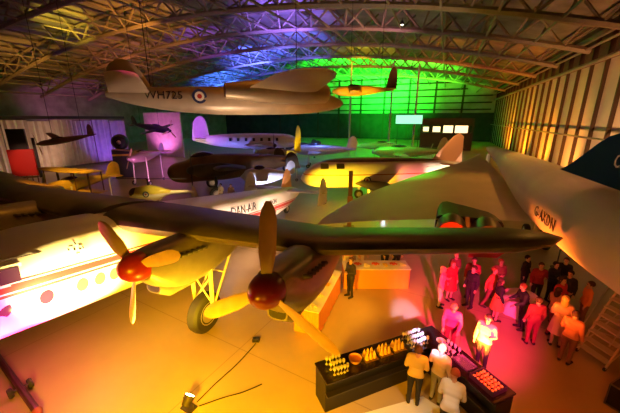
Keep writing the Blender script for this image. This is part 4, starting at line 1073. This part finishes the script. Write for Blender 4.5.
g = at(320, 140, 44); light('SPOT', (g.x, g.y, 11), 5000, (.12, .22, 1), (g.x-1, g.y+5, 2), 1, 100, .9, name='blue_flood')
# right wall wash
for s, e, c in ((27, 2600, (1, .46, .16)), (34, 3200, (1, .42, .13)), (43, 4200, (1, .34, .05)), (53, 6000, (1, .30, .015)), (65, 8000, (1, .30, .01)), (80, 8000, (1, .26, .01))):
    light('SPOT', W(HV1-4, s-2, .6), e, c, W(HV1, s+2, 5), .3, 95, .9, name='wall_wash')
# left wall
light('SPOT', W(-44, 27, .5), 900, (1, .52, .30), W(-50, 22, 4), .3, 110, .8, name='wall_wash')
light('SPOT', W(-45, 33, .5), 1000, (.22, .07, 1), W(-50, 34, 4), .3, 90, .8, name='wall_wash')
light('SPOT', W(-48, 40, .5), 1800, (1, .2, .75), W(-48, 44, 5), .3, 100, .8, name='wall_wash')
# white airliner
up_ = ground(189, 408)
light('SPOT', (up_.x, up_.y, .45), 3800, (1, .60, .015), (-5.6, 9.8, 3.2), .12, 78, .8, name='uplight_beam')
light('SPOT', (up_.x-.2, up_.y-.1, .5), 13000, (1, .66, .18), (-6.5, 8.0, 3.0), .12, 46, .8, name='uplight_beam')
light('SPOT', (-6.2, 5.2, .5), 5200, (1, .04, .26), (-7.1, 6.9, 2.3), .12, 74, .8, name='uplight_beam')
light('POINT', (up_.x+.1, up_.y+.3, .75), 22, (1, .45, .01), size=.15)
# amber floods slung under the gallery front
light('SPOT', (-2.6, .9, 3.1), 9000, (1, .46, .001), (-2.6, 5.7, 0), .4, 98, .9, name='amber_flood')
light('SPOT', (.3, .8, 4.2), 900, (1, .33, .004), (.0, 6.0, 0.3), .3, 70, .9, name='amber_flood')
light('SPOT', (-3.5, .6, 4.4), 420, (1, .30, .005), (-7.0, 5.4, 0), .3, 70, .9, name='amber_flood')
light('SPOT', (.3, 1.2, 2.6), 150, (1, .34, .02), (-.9, 5.0, 4.6), .2, 60, .8, name='amber_flood')  # added spot to brighten the blade of the right propeller
light('SPOT', (-3.2, 1.6, 2.6), 130, (1, .44, .01), (-4.0, 6.4, 3.6), .2, 60, .8, name='amber_flood')
# tail of the white airliner
light('SPOT', (-.6, 16.6, .4), 1500, (1, .62, .42), (-2.2, 19.2, 2.2), .15, 90, .8, name='uplight_beam')
light('SPOT', (-1.2, 12.6, .4), 2600, (1, .64, .44), (-3.6, 15.0, 2.4), .15, 90, .8, name='uplight_beam')
# buffet, bar and party
light('SPOT', (2.6, 8.6, 3.4), 300, (1, .36, .03), (2.8, 11.8, .6), .2, 80, .8, name='party_spot')
light('SPOT', (2.6, 9.6, 2.6), 330, (1, .42, .03), (.8, 10.0, .6), .2, 100, .8, name='party_spot')
light('SPOT', (2.6, 4.2, 6.0), 420, (1, .84, .62), (2.0, 5.2, 0), .15, 34, .7, name='party_spot')
light('SPOT', (4.2, 3.8, 5.6), 300, (1, .40, .03), (3.8, 6.9, 1.2), .15, 50, .8, name='party_spot')
g = ground(462, 310); light('SPOT', (3.0, 1.2, 4.8), 16000, (1, .02, .17), g, .2, 30, .9, name='party_spot')
g = ground(412, 314); light('SPOT', (2.0, 1.0, 4.6), 4500, (1, .22, .04), g, .1, 13, .8, name='party_spot')
g = ground(407, 318); light('SPOT', (2.4, 1.0, 4.6), 16000, (.30, .42, 1), g, .1, 7, .6, name='party_spot')
g = ground(545, 290); light('SPOT', (4.0, 1.0, 4.2), 450, (1, .16, .03), (g.x, g.y, 1), .3, 36, .9, name='party_spot')
g = ground(540, 370); light('SPOT', (3.2, .8, 5), 250, (1, .33, .015), (g.x, g.y, 0), .3, 85, .9, name='party_spot')
light('SPOT', (-13, 15, 5), 700, (1, .30, .01), (-16, 17.5, 0), .2, 70, .8, name='accent_spot')
# floodlit airliner
light('SPOT', (1.0, 22.0, .5), 2600, (1, .60, .01), (2.2, 25, 2.8), .15, 90, .7, name='uplight_beam')
light('SPOT', (5.0, 22.3, .5), 2000, (1, .36, .01), (5.2, 25, 2.8), .15, 80, .7, name='uplight_beam')
light('SPOT', (8.2, 23.0, .6), 700, (1, .20, .18), (8.4, 25.5, 3), .15, 60, .7, name='uplight_beam')
light('SPOT', (10.6, 23.6, .6), 1500, (1, .72, .48), (11.4, 26, 3.3), .15, 80, .7, name='uplight_beam')
# small jet, helicopter, biplane, bomber accents
light('SPOT', (-4.0, 24.9, .35), 1300, (.62, .62, 1), (-3.4, 26.8, 2.6), .15, 90, .7, name='uplight_beam')
light('SPOT', (-8.6, 20.4, 4.5), 800, (1, .70, .25), (-10.5, 22.3, 1.5), .2, 50, .7, name='accent_spot')
light('SPOT', (-15, 18.5, 7), 1400, (1, .50, .03), (-16.6, 22.5, 3), .2, 50, .7, name='accent_spot')
light('SPOT', (-12.4, 26.5, 6.5), 200, ORGL, (-13.2, 30, 2.3), .2, 50, .7, name='accent_spot')
light('SPOT', (-11, 37, .6), 1000, (.18, .2, 1), (-8, 42, 4.6), .2, 110, .7, name='uplight_beam')
light('SPOT', (-14, 37, .6), 600, (1, .72, .55), (-14, 42, 6), .2, 40, .7, name='uplight_beam')
light('SPOT', (-3.2, 32, .6), 2000, YEL, (-2.5, 35.4, 5), .2, 40, .7, name='uplight_beam')
light('SPOT', (-16, 30, .6), 700, (1, .3, .8), (-17, 34, 3.5), .2, 110, .7, name='uplight_beam')
# delta airliner: warm from below, a touch of green on the wing
light('SPOT', (4.6, 7.0, .6), 4200, (1, .17, .012), (6.9, 8.6, 4.4), .25, 100, .8, name='uplight_beam')
light('SPOT', (5.2, 5.0, 8.6), 260, (1, .34, .12), (8.6, 11.5, 4.6), .3, 70, .9, name='gallery_flood')
light('SPOT', (5.6, 18.5, 9.5), 2000, (.10, 1, .03), (5.6, 18.5, 3.6), .3, 50, .9, name='accent_spot')
light('SPOT', (12, 15, 10), 800, (1, .42, .06), (7.0, 13.5, 3.7), .3, 90, .9, name='accent_spot')
# hanging jet lit from the floor
light('SPOT', (-3.5, 14.2, 1.0), 1700, (1, .62, .30), (-3.8, 17.4, 8.2), .25, 70, .8, name='uplight_beam')
light('SPOT', (.8, 15.2, 1.2), 700, (1, .30, .03), (.8, 18.6, 8.0), .25, 50, .8, name='uplight_beam')
g = at(372, 96, 31); light('SPOT', (g.x-2, g.y-9, 5), 7000, (1, .55, .02), (g.x-1.5, g.y, g.z), .2, 30, .8, name='uplight_beam')  # added mid-air spot to brighten the hanging trainer
g = at(27, 160, 26.5); light('SPOT', (g.x+3, g.y-5, 5), 700, (1, .5, .3), g, .2, 30, .8, name='accent_spot')  # spot added to brighten the red panel
light('SPOT', (-15, 31, 9), 5000, (.45, .10, 1), (-17, 42, 2), .3, 70, .9, name='accent_spot')
light('SPOT', (11.5, 22.5, 8), 700, (1, .45, .12), (12.2, 26.3, 4.6), .2, 40, .8, name='accent_spot')  # spot added to lighten the fin of the floodlit airliner
light('SPOT', (-7.5, 9.5, 9), 420, (1, .36, .02), (-10.5, 11, 4.2), .2, 50, .9, name='accent_spot')  # added spot that makes an orange patch on the far wing
light('SPOT', (-6.8, 22.6, 4), 200, (1, .7, .35), (-7, 25.4, 1.2), .2, 50, .8, name='accent_spot')
# weak warm fill lamps added high in the roof for ambient light
for v, s in ((-6, 14), (-6, 40), (-34, 24), (-34, 52), (-10, 70)):
    p = W(v, s, 14.5); light('AREA', p, 170, (1, .30, .03), (p.x, p.y, 0), 4, name='roof_fill')
w = bpy.data.worlds.new('world'); S.world = w; w.use_nodes = True
w.node_tree.nodes['Background'].inputs[0].default_value = (1, .55, .25, 1); w.node_tree.nodes['Background'].inputs[1].default_value = .004
# ------------------------------------------------------------------ view
S.view_settings.view_transform = 'Standard'; S.view_settings.look = 'None'; S.view_settings.gamma = 1; S.view_settings.exposure = 0
S.view_settings.use_curve_mapping = False
try:
    S.cycles.use_denoising = True; S.cycles.denoiser = 'OPENIMAGEDENOISE'; S.cycles.use_light_tree = True
    S.cycles.max_bounces = 6; S.cycles.sample_clamp_indirect = 6
except Exception: pass
